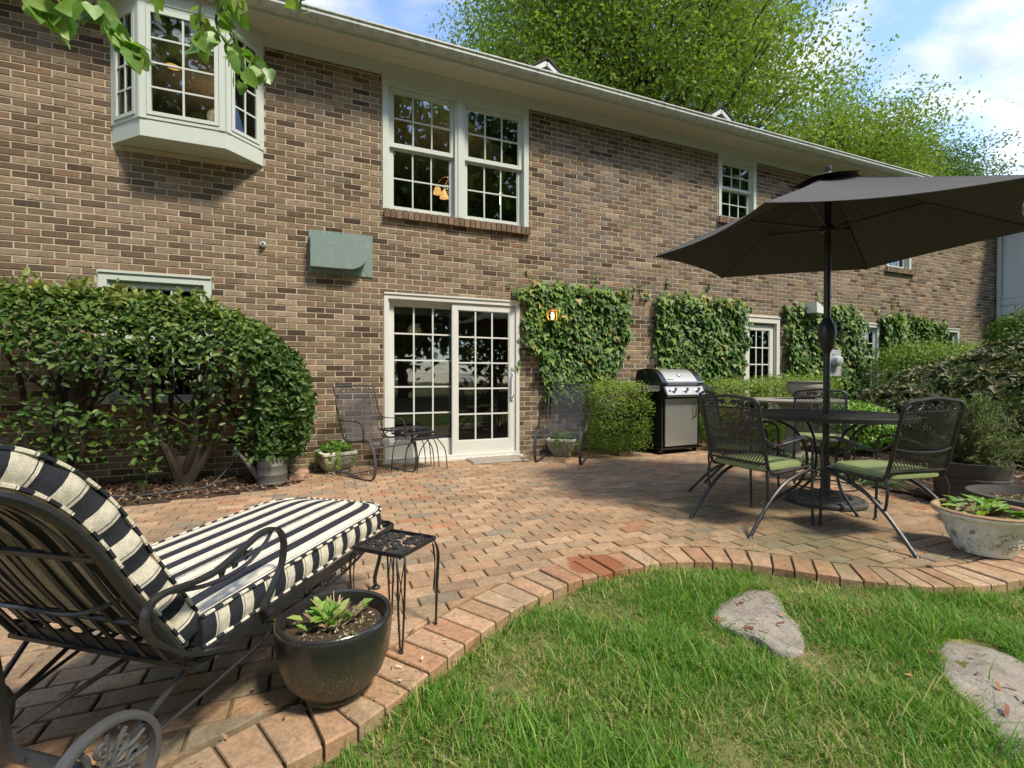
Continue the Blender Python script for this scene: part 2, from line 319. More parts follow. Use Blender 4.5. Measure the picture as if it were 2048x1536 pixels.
class MB:
    def __init__(s): s.v = []; s.f = []; s.c = []
    def add(s, vs, fs, c=None):
        b = len(s.v); s.v.extend([tuple(map(float, x)) for x in vs]); s.f.extend([tuple(b + i for i in f) for f in fs])
        if c is not None: s.c.extend([tuple(c)] * len(vs) if len(np.shape(c)) == 1 else [tuple(x) for x in c])
        return s
    def box(s, c, d, rz=0.0, M=None, col=None):
        x, y, z = d[0] / 2, d[1] / 2, d[2] / 2
        q = [V(a * x, b * y, e * z) for a in (-1, 1) for b in (-1, 1) for e in (-1, 1)]
        if rz:
            ca, sa = math.cos(rz), math.sin(rz); q = [V(p[0] * ca - p[1] * sa, p[0] * sa + p[1] * ca, p[2]) for p in q]
        if M is not None: q = [M @ p for p in q]
        q = [p + np.asarray(c, float) for p in q]
        return s.add(q, [(0, 1, 3, 2), (4, 6, 7, 5), (0, 4, 5, 1), (2, 3, 7, 6), (0, 2, 6, 4), (1, 5, 7, 3)], col)
    def bx(s, x0, x1, y0, y1, z0, z1, col=None):
        return s.box(((x0 + x1) / 2, (y0 + y1) / 2, (z0 + z1) / 2), (x1 - x0, y1 - y0, z1 - z0), 0, None, col)
    def tube(s, pts, r, n=6, closed=False, col=None):
        P = [np.asarray(p, float) for p in pts]; m = len(P)
        rr = r if hasattr(r, '__len__') else [r] * m
        T = []
        for i in range(m):
            a = P[(i - 1) % m] if (closed or i > 0) else P[0]; b = P[(i + 1) % m] if (closed or i < m - 1) else P[-1]
            t = b - a; l = np.linalg.norm(t); T.append(t / l if l > 1e-9 else V(0, 0, 1))
        ref = V(0, 0, 1) if abs(T[0][2]) < 0.9 else V(1, 0, 0)
        u = np.cross(T[0], ref); u /= np.linalg.norm(u); vs = []
        for i in range(m):
            u = u - T[i] * (u @ T[i]); l = np.linalg.norm(u)
            if l < 1e-6: u = np.cross(T[i], V(.3, .5, .8)); l = np.linalg.norm(u)
            u = u / l; w = np.cross(T[i], u)
            for k in range(n):
                a = 2 * PI * k / n; vs.append(P[i] + rr[i] * (math.cos(a) * u + math.sin(a) * w))
        fs = []
        for i in range(m if closed else m - 1):
            j = (i + 1) % m
            for k in range(n): fs.append((i * n + k, i * n + (k + 1) % n, j * n + (k + 1) % n, j * n + k))
        if not closed: fs.append(tuple(range(n - 1, -1, -1))); fs.append(tuple((m - 1) * n + k for k in range(n)))
        return s.add(vs, fs, col)
    def bar(s, pts, side, w, t):
        """flat bar: rectangle w (along side) by t swept along pts"""
        P = [np.asarray(p, float) for p in pts]; side = np.asarray(side, float); side = side / np.linalg.norm(side); vs = []; m = len(P)
        for i in range(m):
            d = P[min(i + 1, m - 1)] - P[max(i - 1, 0)]; d /= np.linalg.norm(d); nn = np.cross(d, side); nn /= np.linalg.norm(nn)
            for a, b in ((-1, -1), (1, -1), (1, 1), (-1, 1)): vs.append(P[i] + side * a * w / 2 + nn * b * t / 2)
        fs = [(i * 4 + k, i * 4 + (k + 1) % 4, i * 4 + 4 + (k + 1) % 4, i * 4 + 4 + k) for i in range(m - 1) for k in range(4)]
        fs += [(3, 2, 1, 0), tuple(4 * (m - 1) + k for k in range(4))]
        return s.add(vs, fs)
    def lathe(s, prof, n=28, c=(0, 0, 0), cap=False, rib=None):
        vs = []; c = np.asarray(c, float); m = len(prof)
        for (r, z) in prof:
            for k in range(n):
                a = 2 * PI * k / n; q = r * (1 + (rib(a, z) if rib else 0)); vs.append(c + V(q * math.cos(a), q * math.sin(a), z))
        fs = [(i * n + k, i * n + (k + 1) % n, (i + 1) * n + (k + 1) % n, (i + 1) * n + k) for i in range(m - 1) for k in range(n)]
        if cap: fs.append(tuple(range(n - 1, -1, -1))); fs.append(tuple((m - 1) * n + k for k in range(n)))
        return s.add(vs, fs)
    def prism(s, poly, z0, z1, bev=0.0, col=None):
        P = [np.asarray(p, float) for p in poly]; n = len(P); ce = sum(P) / n
        lo = [V(p[0], p[1], z0) for p in P]
        if bev:
            mid = [V(p[0], p[1], z1 - bev) for p in P]
            top = []
            for p in P:
                d = ce - p; l = np.linalg.norm(d); q = p + d * min(bev * 1.4 / max(l, 1e-6), .5); top.append(V(q[0], q[1], z1))
            vs = lo + mid + top; L = 3
        else: vs = lo + [V(p[0], p[1], z1) for p in P]; L = 2
        fs = [(j * n + i, j * n + (i + 1) % n, (j + 1) * n + (i + 1) % n, (j + 1) * n + i) for j in range(L - 1) for i in range(n)]
        fs.append(tuple((L - 1) * n + i for i in range(n))); fs.append(tuple(range(n - 1, -1, -1)))
        return s.add(vs, fs, col)
    def lattice(s, f, nu, nv, w, seg=None, inside=None):
        """expanded-metal mesh over the unit square mapped by f(u,v)->xyz: crossing diagonal strips"""
        for sg in (1, -1):
            k0 = range(-nv, nu) if sg == 1 else range(0, nu + nv)
            for k in k0:
                pts = []; N = max(nu, nv)
                for i in range(0, nv * 2 + 1):
                    v = i / (nv * 2); u = (k + sg * v * nv + 0.0) / nu
                    if 0 <= u <= 1 and (inside is None or inside(u, v)): pts.append((u, v))
                    elif len(pts) > 1: s._strip(f, pts, w); pts = []
                    else: pts = []
                if len(pts) > 1: s._strip(f, pts, w)
        return s
    def _strip(s, f, uv, w):
        P = [np.asarray(f(u, v), float) for u, v in uv]; vs = []
        e = 1e-3
        for i, (u, v) in enumerate(uv):
            d = P[min(i + 1, len(P) - 1)] - P[max(i - 1, 0)]
            nn = np.cross(np.asarray(f(min(u + e, 1), v), float) - np.asarray(f(max(u - e, 0), v), float), np.asarray(f(u, min(v + e, 1)), float) - np.asarray(f(u, max(v - e, 0)), float))
            sd = np.cross(d, nn); l = np.linalg.norm(sd); sd = sd / l if l > 1e-12 else V(1, 0, 0)
            vs += [P[i] - sd * w / 2, P[i] + sd * w / 2]
        s.add(vs, [(2 * i, 2 * i + 1, 2 * i + 3, 2 * i + 2) for i in range(len(P) - 1)])
    def build(s, name, mat, parent=None, smooth=False, ang=40):
        return mkobj(name, np.array(s.v, float), s.f, mat, parent, smooth, s.c if s.c else None, ang)

def mkmesh(name, v, f, mat, smooth=False, c=None, ang=40):
    me = bpy.data.meshes.new(name); me.from_pydata([tuple(x) for x in v] if not isinstance(v, list) else v, [], f)
    if c is not None:
        at = me.attributes.new('col', 'FLOAT_COLOR', 'POINT'); q = np.ones((len(v), 4), np.float32); q[:, :3] = np.asarray(c, np.float32)[:, :3]
        at.data.foreach_set('color', q.ravel())
    if mat: me.materials.append(MATS[mat])
    if smooth:
        me.polygons.foreach_set('use_smooth', [True] * len(me.polygons)); me.set_sharp_from_angle(angle=math.radians(ang))
    me.update(); return me
def linkobj(name, me, parent=None):
    o = bpy.data.objects.new(name, me); col.objects.link(o)
    if parent is not None: o.parent = parent
    return o
def mkobj(name, v, f, mat, parent=None, smooth=False, c=None, ang=40):
    return linkobj(name, mkmesh(name, v, f, mat, smooth, c, ang), parent)
def tag(o, label=None, cat=None, group=None, kind=None):
    if label: o['label'] = label
    if cat: o['category'] = cat
    if group: o['group'] = group
    if kind: o['kind'] = kind
    return o
def thing(name, label, cat, loc=(0, 0, 0), rz=0.0, group=None):
    o = bpy.data.objects.new(name, None); col.objects.link(o); o.location = loc; o.rotation_euler = (0, 0, rz); o.empty_display_size = 0.1
    return tag(o, label, cat, group)
def dup(root, loc, rz, label, group=None):
    r = root.copy(); col.objects.link(r); r.location = loc; r.rotation_euler = (0, 0, rz); r['label'] = label
    if group: r['group'] = group
    def rec(a, b):
        for ch in a.children:
            c = ch.copy(); col.objects.link(c); c.parent = b; rec(ch, c)
    rec(root, r); return r

# leaf templates: (along, side, lift) rows and faces
OVAL = (np.array([(0, 0, 0), (.3, .5, .10), (.7, .42, .08), (1, 0, -.05), (.7, -.42, .08), (.3, -.5, .10)]), [(0, 1, 2, 3), (0, 3, 4, 5)])
DIAM = (np.array([(0, 0, 0), (.45, .5, .08), (1, 0, 0), (.45, -.5, .08)]), [(0, 1, 2), (0, 2, 3)])
IVY = (np.array([(0, 0, 0), (-.12, .34, .05), (.28, .52, .0), (.42, .25, .07), (1, 0, -.08), (.42, -.25, .07), (.28, -.52, .0), (-.12, -.34, .05)]),
       [(0, 2, 1), (0, 3, 2), (0, 4, 3), (0, 5, 4), (0, 6, 5), (0, 7, 6)])
HEART = (np.array([(0.04, 0, 0), (-.06, .26, .05), (.18, .48, .03), (.55, .36, .04), (1, 0, -.10), (.55, -.36, .04), (.18, -.48, .03), (-.06, -.26, .05)]),
       [(0, 2, 1), (0, 3, 2), (0, 4, 3), (0, 5, 4), (0, 6, 5), (0, 7, 6)])
def unit(a): return a / np.maximum(np.linalg.norm(a, axis=1, keepdims=True), 1e-9)
def leaf_arrays(P, N, D, L, Wd, tpl):
    T, F_ = tpl; N = unit(N); S = unit(np.cross(N, D)); D = np.cross(S, N)
    L = L[:, None, None]; Wd = Wd[:, None, None]
    v = P[:, None, :] + D[:, None, :] * (T[None, :, 0:1] * L) + S[:, None, :] * (T[None, :, 1:2] * Wd) + N[:, None, :] * (T[None, :, 2:3] * L)
    return v
def leaves(name, P, N, D, L, ratio, tint, mat, parent=None, tpl=OVAL, single=0, part='leaf', near=None):
    """many leaves as one mesh; `single` of them (nearest to the camera) become parts of their own"""
    P = np.asarray(P); n = len(P); L = np.broadcast_to(L, (n,)).astype(float); tint = np.broadcast_to(tint, (n,)).astype(float)
    v = leaf_arrays(P, np.asarray(N, float), np.asarray(D, float), L, L * ratio, tpl); k = len(tpl[0]); idx = np.arange(n)
    if single:
        key = np.linalg.norm(P - CAM, axis=1) if near is None else near
        order = np.argsort(key); one = order[:single]; idx = order[single:]
        buckets = {}
        for i in one:
            b = round(float(np.clip(tint[i], 0, 1)) * 9)
            if b not in buckets: buckets[b] = mkmesh(part, tpl[0] * V(1, 1, 1), tpl[1], mat, False, np.full((k, 3), b / 9.0))
            Nn = N[i] / np.linalg.norm(N[i]); S = np.cross(Nn, D[i]); S /= np.linalg.norm(S); Dd = np.cross(S, Nn)
            o = linkobj(part, buckets[b], parent)
            M = Matrix(((Dd[0] * L[i], S[0] * L[i] * ratio, Nn[0] * L[i], P[i][0]), (Dd[1] * L[i], S[1] * L[i] * ratio, Nn[1] * L[i], P[i][1]), (Dd[2] * L[i], S[2] * L[i] * ratio, Nn[2] * L[i], P[i][2]), (0, 0, 0, 1)))
            o.matrix_local = M
    m = len(idx); vv = v[idx].reshape(-1, 3)
    me = bpy.data.meshes.new(name)
    fl = tpl[1]; lens = [len(f) for f in fl]; flat = np.concatenate([np.array(f) for f in fl])
    loops = (np.arange(m)[:, None] * k + flat[None, :]).ravel()
    ls = np.concatenate([[0], np.cumsum(np.tile(lens, m))[:-1]])
    me.vertices.add(len(vv)); me.vertices.foreach_set('co', vv.ravel().astype(np.float32))
    me.loops.add(len(loops)); me.loops.foreach_set('vertex_index', loops.astype(np.int32))
    me.polygons.add(m * len(fl)); me.polygons.foreach_set('loop_start', ls.astype(np.int32))
    try: me.polygons.foreach_set('loop_total', np.tile(lens, m).astype(np.int32))
    except Exception: pass
    me.update(calc_edges=True); me.validate()
    at = me.attributes.new('col', 'FLOAT_COLOR', 'POINT'); q = np.ones((len(vv), 4), np.float32); q[:, :3] = np.repeat(tint[idx], k)[:, None]
    at.data.foreach_set('color', q.ravel())
    me.materials.append(MATS[mat])
    o = linkobj(name, me, parent); o['kind'] = 'stuff'; return o
def rnd_dirs(n, zbias=0.0):
    d = NR.normal(size=(n, 3)); d[:, 2] += zbias; return unit(d)

# ------------------------------------------------------------------ the house
Z_FR = 4.74; XL, XR = -6.0, 14.72; YB = 9.0
house = thing('brick_house', 'long two-storey tan brick house with pale green-white trim along the patio', 'house')
#  openings in the facing wall: x0, x1, z0, z1
OPEN = [(-1.88, -0.53, 3.41, 5.0), (0.755, 2.70, 3.12, 5.0), (6.12, 6.97, 3.72, 5.0), (10.55, 11.36, 3.29, 4.60),
        (-2.01, -1.03, 0.80, 2.145), (0.765, 2.565, 0.0, 2.115), (6.70, 7.56, 0.30, 2.13), (9.60, 10.34, 0.78, 2.14), (12.30, 13.14, 1.05, 2.15)]
CH, BL = 0.0672, 0.2035
def brick_wall():
    # mortar sheet, 9 mm behind the brick faces, with reveals into every opening
    xs = sorted({XL, XR} | {o[0] for o in OPEN} | {o[1] for o in OPEN}); zs = sorted({-0.3, 4.9} | {min(o[2], 4.9) for o in OPEN} | {min(o[3], 4.9) for o in OPEN})
    mb = MB(); y = 0.0045
    inside = lambda x, z: any(o[0] < x < o[1] and o[2] < z < o[3] for o in OPEN)
    for i in range(len(xs) - 1):
        for j in range(len(zs) - 1):
            a, b, c, d = xs[i], xs[i + 1], zs[j], zs[j + 1]
            if inside((a + b) / 2, (c + d) / 2): continue
            mb.add([(a, y, c), (b, y, c), (b, y, d), (a, y, d)], [(0, 1, 2, 3)])
    for (a, b, c, d) in OPEN:
        for q in ([(a, y, c), (a, .25, c), (a, .25, d), (a, y, d)], [(b, y, c), (b, .25, c), (b, .25, d), (b, y, d)], [(a, y, d), (b, y, d), (b, .25, d), (a, .25, d)], [(a, y, c), (b, y, c), (b, .25, c), (a, .25, c)]):
            mb.add(q, [(0, 1, 2, 3)])
    wall = mb.build('wall', 'mortar', house)
    pal = [((.070, .048, .030), 3), ((.120, .084, .052), 5), ((.178, .126, .078), 6), ((.228, .167, .106), 6), ((.280, .212, .140), 4), ((.185, .145, .100), 3), ((.215, .135, .082), 1.2)]
    ws = [p[1] for p in pal]
    rects = []
    row = 0; z = -0.20
    while z < 4.86:
        z0, z1 = z + 0.005, z + CH - 0.005; zc = z + CH / 2
        iv = [(XL, XR)]
        for (a, b, c, d) in OPEN:
            if c - 0.03 < zc < d + 0.0:
                nv = []
                for (p, q) in iv:
                    if b <= p or a >= q: nv.append((p, q)); continue
                    if a > p: nv.append((p, a))
                    if b < q: nv.append((b, q))
                iv = nv
        off = (row % 2) * BL / 2 + R.uniform(-.006, .006)
        for (p, q) in iv:
            k = math.floor((p - XL - off) / BL)
            x = XL + off + k * BL
            while x < q:
                a, b = max(x, p), min(x + BL, q) - 0.0095
                if x < p: a = p
                if b - a > 0.02: rects.append((a + R.uniform(0, .002), b - R.uniform(0, .002), z0 + R.uniform(-.0012, .0012), z1 + R.uniform(-.0012, .0012)))
                x += BL
        z += CH; row += 1
    def bcol(x, zc):
        r = R.random()
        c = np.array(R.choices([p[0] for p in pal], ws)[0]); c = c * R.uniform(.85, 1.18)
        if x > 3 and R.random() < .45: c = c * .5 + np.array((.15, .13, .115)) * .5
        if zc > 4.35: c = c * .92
        return c
    # the 300 that show largest become parts
    key = []
    for i, (a, b, c, d) in enumerate(rects):
        px, py, zz_ = proj(((a + b) / 2, 0, (c + d) / 2))
        vis = 0 < px < 2048 and 0 < py < 960 and (b - a) > .15 and not (px < 640 and py > 560)
        key.append(zz_ if vis else 1e6 + i)
    single = set(np.argsort(key)[:300].tolist())
    def tpl(w, h):
        e = 0.0035; dpt = 0.016
        return [(-w / 2, 0.012, -h / 2), (w / 2, 0.012, -h / 2), (w / 2, 0.012, h / 2), (-w / 2, 0.012, h / 2),
                (-w / 2, .003, -h / 2), (w / 2, .003, -h / 2), (w / 2, .003, h / 2), (-w / 2, .003, h / 2),
                (-w / 2 + e, 0, -h / 2 + e), (w / 2 - e, 0, -h / 2 + e), (w / 2 - e, 0, h / 2 - e), (-w / 2 + e, 0, h / 2 - e)]
    fs = [(0, 1, 5, 4), (1, 2, 6, 5), (2, 3, 7, 6), (3, 0, 4, 7), (4, 5, 9, 8), (5, 6, 10, 9), (6, 7, 11, 10), (7, 4, 8, 11), (8, 9, 10, 11)]
    variants = [mkmesh('brick', tpl(BL - .0115, CH - .010), fs, 'brick', False, [bcol(1, 3)] * 12) for _ in range(28)]
    mb = MB()
    for i, (a, b, c, d) in enumerate(rects):
        xc, zc = (a + b) / 2, (c + d) / 2
        if i in single:
            o = linkobj('brick', R.choice(variants), wall); o.location = (xc, R.uniform(-.0015, .0015), zc); o.rotation_euler = (0, R.uniform(-.004, .004), 0)
            o.scale = ((b - a) / (BL - .0115), 1, (d - c) / (CH - .010))
        else:
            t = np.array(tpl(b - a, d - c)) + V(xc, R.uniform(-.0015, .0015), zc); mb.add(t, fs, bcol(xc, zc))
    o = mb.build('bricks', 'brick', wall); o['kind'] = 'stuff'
    # rowlock sills under the windows
    for (x0, x1, z1, nm) in [(.77, 2.71, 3.12, 0), (6.10, 7.0, 3.72, 0), (10.5, 11.45, 3.29, 0), (-2.05, -1.0, .80, 0), (9.55, 10.38, .78, 0)]:
        sm = MB(); sm.bx(x0 + .005, x1 - .005, -.035, .10, z1 - .100, z1 - .012); sill = sm.build('window_sill', 'mortar', house)
        n = max(3, round((x1 - x0) / .071)); w = (x1 - x0) / n
        sv = [mkmesh('brick', *(lambda m: (np.array(m.v), m.f))(MB().box((0, 0, 0), (w - .011, .16, .098))), 'brick', False, [np.array((.21, .145, .10)) * R.uniform(.75, 1.25)] * 8) for _ in range(6)]
        for k in range(n):
            o = linkobj('brick', R.choice(sv), sill); o.location = (x0 + w * (k + .5), .02 + R.uniform(-.003, .003), z1 - .052 + R.uniform(-.002, .002)); o.rotation_euler = (.10, 0, 0)
    return wall
wall_o = brick_wall()

# shell: other sides, floors and partition so that the rooms behind the glass are dark
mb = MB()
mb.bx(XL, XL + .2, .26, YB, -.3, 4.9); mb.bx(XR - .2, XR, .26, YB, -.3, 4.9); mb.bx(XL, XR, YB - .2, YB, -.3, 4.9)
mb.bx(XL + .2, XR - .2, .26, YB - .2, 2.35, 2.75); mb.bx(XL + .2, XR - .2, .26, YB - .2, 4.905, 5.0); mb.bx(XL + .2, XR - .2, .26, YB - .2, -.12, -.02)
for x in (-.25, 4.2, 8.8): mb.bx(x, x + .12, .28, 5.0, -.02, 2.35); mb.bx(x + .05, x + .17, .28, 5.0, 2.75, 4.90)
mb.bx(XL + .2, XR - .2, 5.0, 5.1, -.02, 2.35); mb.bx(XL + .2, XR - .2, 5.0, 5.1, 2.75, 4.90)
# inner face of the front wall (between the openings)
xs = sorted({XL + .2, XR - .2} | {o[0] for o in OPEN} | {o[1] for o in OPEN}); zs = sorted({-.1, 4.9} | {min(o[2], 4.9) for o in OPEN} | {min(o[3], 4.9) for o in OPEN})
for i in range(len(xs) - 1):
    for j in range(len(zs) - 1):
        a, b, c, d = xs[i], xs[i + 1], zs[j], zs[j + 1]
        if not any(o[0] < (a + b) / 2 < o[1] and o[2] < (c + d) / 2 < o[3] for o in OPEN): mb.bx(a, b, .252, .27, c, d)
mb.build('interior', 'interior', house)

# eave: frieze board with mouldings, soffit, fascia, gutter, roof
Y_S = -0.36
m = MB(); m.bx(XL, XR, -.026, .0075, 4.735, 4.85); m.bx(XL, XR, -.045, -.0265, 4.812, 4.848); m.bx(XL, XR, -.062, -.0455, 4.832, 4.852)
m.build('frieze', 'trim', house)
m = MB(); m.bx(XL, XR, Y_S, .30, 4.853, 4.868)
sof = m.build('soffit', 'soffit', house)
for px in (783, 1140, 1410, 1640):
    q = onwall(px, 112 if px < 800 else (196 if px < 1200 else (266 if px < 1500 else 318)), -.17); m = MB()
    for k in range(3): m.box((q[0] + (k - 1) * .105, -.18, 4.850), (.092, .055, .005))
    m.build('soffit_vent', 'trim', house)
m = MB(); m.bx(XL, XR, Y_S - .022, Y_S, 4.84, 4.985); m.build('fascia', 'trim', house)
prof = [(-.022, 4.872), (-.075, 4.872), (-.100, 4.895), (-.118, 4.925), (-.118, 4.958), (-.132, 4.966), (-.132, 4.982), (-.110, 4.982)]
gm = MB(); vs = [(x, Y_S + a, b) for x in (XL - .1, XR + .0) for a, b in prof]; n = len(prof)
gm.add(vs, [(i, i + 1, n + i + 1, n + i) for i in range(n - 1)] + [tuple(range(n)), tuple(range(2 * n - 1, n - 1, -1))])
gut = gm.build('gutter', 'gutter', house, True, 30)
for k in range(26):
    x = XL + .3 + k * .78; g_ = MB(); g_.bar(catmull([(x, Y_S - .134, 4.984), (x, Y_S - .06, 4.992), (x, Y_S - .0, 4.99)], 3), (1, 0, 0), .02, .003); g_.build('gutter_strap', 'gutter', house)
rm = MB(); rid = (4.5, 6.95)
rm.add([(XL, Y_S - .05, 4.99), (XR, Y_S - .05, 4.99), (XR, rid[0], rid[1]), (XL, rid[0], rid[1]), (XL, YB + .5, 4.99), (XR, YB + .5, 4.99),
        (XL, Y_S - .05, 4.975), (XR, Y_S - .05, 4.975), (XR, YB + .5, 4.975), (XL, YB + .5, 4.975)],
       [(0, 1, 2, 3), (3, 2, 5, 4), (0, 3, 4), (1, 5, 2), (6, 7, 1, 0), (6, 9, 8, 7), (9, 4, 5, 8)])
rm.build('roof', 'shingle', house)
for (px, py, w, lab) in ((1090, 124, .52, 0), (1437, 219, .52, 0)):
    q = onwall(px, py, .75); x, z = q[0], q[2]; h = .34; e = thing  # small gable dormers above the eave
    d = MB(); d.add([(x - w, .75, z - h), (x + w, .75, z - h), (x, .75, z), (x - w, 3.4, z - h), (x + w, 3.4, z - h), (x, 3.4, z), (x - w, .75, 4.98), (x + w, .75, 4.98), (x - w, 3.4, 4.98), (x + w, 3.4, 4.98)],
           [(0, 1, 2), (6, 7, 1, 0), (0, 3, 8, 6), (1, 7, 9, 4), (3, 5, 4)])
    dm = d.build('dormer', 'siding', house)
    r_ = MB()
    for s in (-1, 1):
        r_.add([(x + s * (w + .09), .66, z - h - .055), (x, .66, z + .03), (x, 3.4, z + .03), (x + s * (w + .09), 3.4, z - h - .055),
                (x + s * (w + .09), .66, z - h - .085), (x, .66, z + .0), (x, 3.4, z + .0), (x + s * (w + .09), 3.4, z - h - .085)],
               [(0, 1, 2, 3), (4, 7, 6, 5), (0, 4, 5, 1), (0, 3, 7, 4), (2, 6, 7, 3)])
    r_.build('dormer_roof', 'shingle', dm)
    t_ = MB()
    for s in (-1, 1): t_.bar([(x + s * (w + .05), .70, z - h - .085), (x + s * .003, .70, z - .06)], (0, 1, 0), .05, .07)
    t_.build('dormer_trim', 'trim_white', dm)
v_ = MB(); q = onwall(1180, 172, 1.0); v_.lathe([(.05, -.4), (.05, .0), (.065, .0), (.065, .02)], 10, (q[0], 1.0, q[2]), True); v_.build('roof_pipe', 'iron', house)

# windows ---------------------------------------------------------------------------------------
PANE = {}
def pane(parent, x0, x1, z0, z1, y, th=.004):
    k = (round(x1 - x0, 3), round(z1 - z0, 3))
    if k not in PANE:
        b = MB().box((0, 0, 0), (k[0], th, k[1])); PANE[k] = mkmesh('pane', np.array(b.v), b.f, 'glass')
    o = linkobj('pane', PANE[k], parent); o.location = ((x0 + x1) / 2, y, (z0 + z1) / 2); return o
def sash(parent, x0, x1, z0, z1, y, nx, nz, st=.045, mt=.018, mat='trim', name='sash', bottom=None, d=.035):
    b = bottom or st
    m = MB(); m.bx(x0, x0 + st, y - d / 2, y + d / 2, z0, z1); m.bx(x1 - st, x1, y - d / 2, y + d / 2, z0, z1)
    m.bx(x0 + st, x1 - st, y - d / 2, y + d / 2, z1 - st, z1); m.bx(x0 + st, x1 - st, y - d / 2, y + d / 2, z0, z0 + b)
    # stepped glazing bead
    e = .012
    m.bx(x0 + st, x0 + st + e, y - d / 2 + .010, y + d / 2 - .006, z0 + b, z1 - st); m.bx(x1 - st - e, x1 - st, y - d / 2 + .010, y + d / 2 - .006, z0 + b, z1 - st)
    m.bx(x0 + st + e, x1 - st - e, y - d / 2 + .010, y + d / 2 - .006, z1 - st - e, z1 - st); m.bx(x0 + st + e, x1 - st - e, y - d / 2 + .010, y + d / 2 - .006, z0 + b, z0 + b + e)
    s = m.build(name, mat, parent)
    gx0, gx1, gz0, gz1 = x0 + st + e, x1 - st - e, z0 + b + e, z1 - st - e
    mm = MB()
    for i in range(1, nx): x = gx0 + (gx1 - gx0) * i / nx; mm.bx(x - mt / 2, x + mt / 2, y - .011, y + .011, gz0, gz1)
    for j in range(1, nz):
        z = gz0 + (gz1 - gz0) * j / nz
        for i in range(nx):
            a = gx0 + (gx1 - gx0) * i / nx + (mt / 2 if i else 0); b_ = gx0 + (gx1 - gx0) * (i + 1) / nx - (mt / 2 if i < nx - 1 else 0)
            mm.bx(a, b_, y - .0105, y + .0105, z - mt / 2, z + mt / 2)
    if nx * nz > 1: mm.build('muntin', mat, s if parent.parent is None else parent)
    for i in range(nx):
        for j in range(nz):
            a = gx0 + (gx1 - gx0) * i / nx + (mt / 2 if i else 0); b_ = gx0 + (gx1 - gx0) * (i + 1) / nx - (mt / 2 if i < nx - 1 else 0)
            c = gz0 + (gz1 - gz0) * j / nz + (mt / 2 if j else 0); d_ = gz0 + (gz1 - gz0) * (j + 1) / nz - (mt / 2 if j < nz - 1 else 0)
            pane(parent, a, b_, c, d_, y)
    return s
def casing(name, x0, x1, z0, z1, w=.065, head=.085, d0=-.012, d1=.10, mat='trim', bottom=.0):
    m = MB(); m.bx(x0, x0 + w, d0, d1, z0 + bottom, z1); m.bx(x1 - w, x1, d0, d1, z0 + bottom, z1); m.bx(x0 + w, x1 - w, d0, d1, z1 - head, z1)
    m.bx(x0 + w, x0 + w + .014, d0 + .03, d1, z0 + bottom, z1 - head); m.bx(x1 - w - .014, x1 - w, d0 + .03, d1, z0 + bottom, z1 - head)
    m.bx(x0 + w + .014, x1 - w - .014, d0 + .03, d1, z1 - head - .014, z1 - head)
    m.bx(x0 - .0, x1 + .0, d0 - .014, d0 - .002, z1 - .022, z1 - .001)
    if bottom: m.bx(x0, x1, d0 - .015, d1, z0, z0 + bottom)
    return m.build(name, mat, house)
# big double window on the upper floor
w1 = casing('window', .757, 2.698, 3.122, 4.732, .07, .10)
m = MB(); m.bx(1.662, 1.792, -.008, .095, 3.125, 4.63); m.bx(1.70, 1.754, -.022, -.0085, 3.125, 4.63); m.build('mullion', 'trim', w1)
for x0, x1 in ((.842, 1.661), (1.793, 2.613)):
    sash(w1, x0, x1, 3.90, 4.615, .045, 3, 2, .045, .017); sash(w1, x0, x1, 3.125, 3.935, .083, 3, 2, .045, .017, bottom=.06)
# small upper windows
w2 = casing('window', 6.125, 6.965, 3.722, 4.732, .06, .06); sash(w2, 6.20, 6.89, 4.20, 4.65, .045, 3, 2, .04, .016, 'trim'); sash(w2, 6.20, 6.89, 3.725, 4.235, .083, 3, 2, .04, .016, 'trim')
w3 = casing('window', 10.555, 11.355, 3.292, 4.595, .06, .07); sash(w3, 10.63, 11.28, 3.92, 4.50, .045, 3, 2, .04, .016); sash(w3, 10.63, 11.28, 3.30, 3.955, .083, 3, 2, .04, .016)
# lower left window behind the hedge
w4 = casing('window', -2.005, -1.035, .802, 2.14, .07, .09); sash(w4, -1.92, -1.12, 1.45, 2.03, .045, 3, 2, .04, .017); sash(w4, -1.92, -1.12, .83, 1.485, .083, 3, 2, .04, .017)
m = MB(); m.bx(-2.01, -1.03, -.045, -.003, .801, .832); m.build('stool', 'trim_white', w4)
# lower right windows
w5 = casing('window', 6.705, 7.555, .302, 2.125, .075, .11, mat='trim_white'); sash(w5, 6.80, 7.46, .32, 1.98, .06, 3, 5, .09, .02, 'trim_white')
w6 = casing('window', 9.605, 10.335, .782, 2.135, .06, .08); sash(w6, 9.68, 10.26, 1.45, 2.04, .045, 2, 2, .04, .017); sash(w6, 9.68, 10.26, .80, 1.485, .083, 2, 2, .04, .017)
w7 = casing('window', 12.305, 13.135, 1.052, 2.145, .06, .08); sash(w7, 12.38, 13.06, 1.07, 2.05, .06, 2, 3, .04, .017)
for (x0, x1, z0, z1) in ((6.86, 7.40, .42, 1.90), (9.72, 10.2, 1.46, 2.0)):      # blinds
    b = MB(); nS = int((z1 - z0) / .04)
    for k in range(nS): b.box(((x0 + x1) / 2, .115, z0 + (k + .5) * (z1 - z0) / nS), (x1 - x0, .045, .003), 0, np.array(Matrix.Rotation(-1.15, 3, 'X')))
    b.build('window_blind', 'blind', house)
c_ = MB()
for (xa, xb, za, zb) in ((-1.9, -1.15, .84, 1.45), (6.2, 6.9, 3.74, 4.15)):
    pts = [(xa + (xb - xa) * k / 40, .17 + .018 * math.sin(k * 1.3), 0) for k in range(41)]
    vs = [(p[0], p[1], z) for p in pts for z in (za, zb)]; c_.add(vs, [(2 * k, 2 * k + 2, 2 * k + 3, 2 * k + 1) for k in range(40)])
c_.build('curtain', 'curtain', house, True)

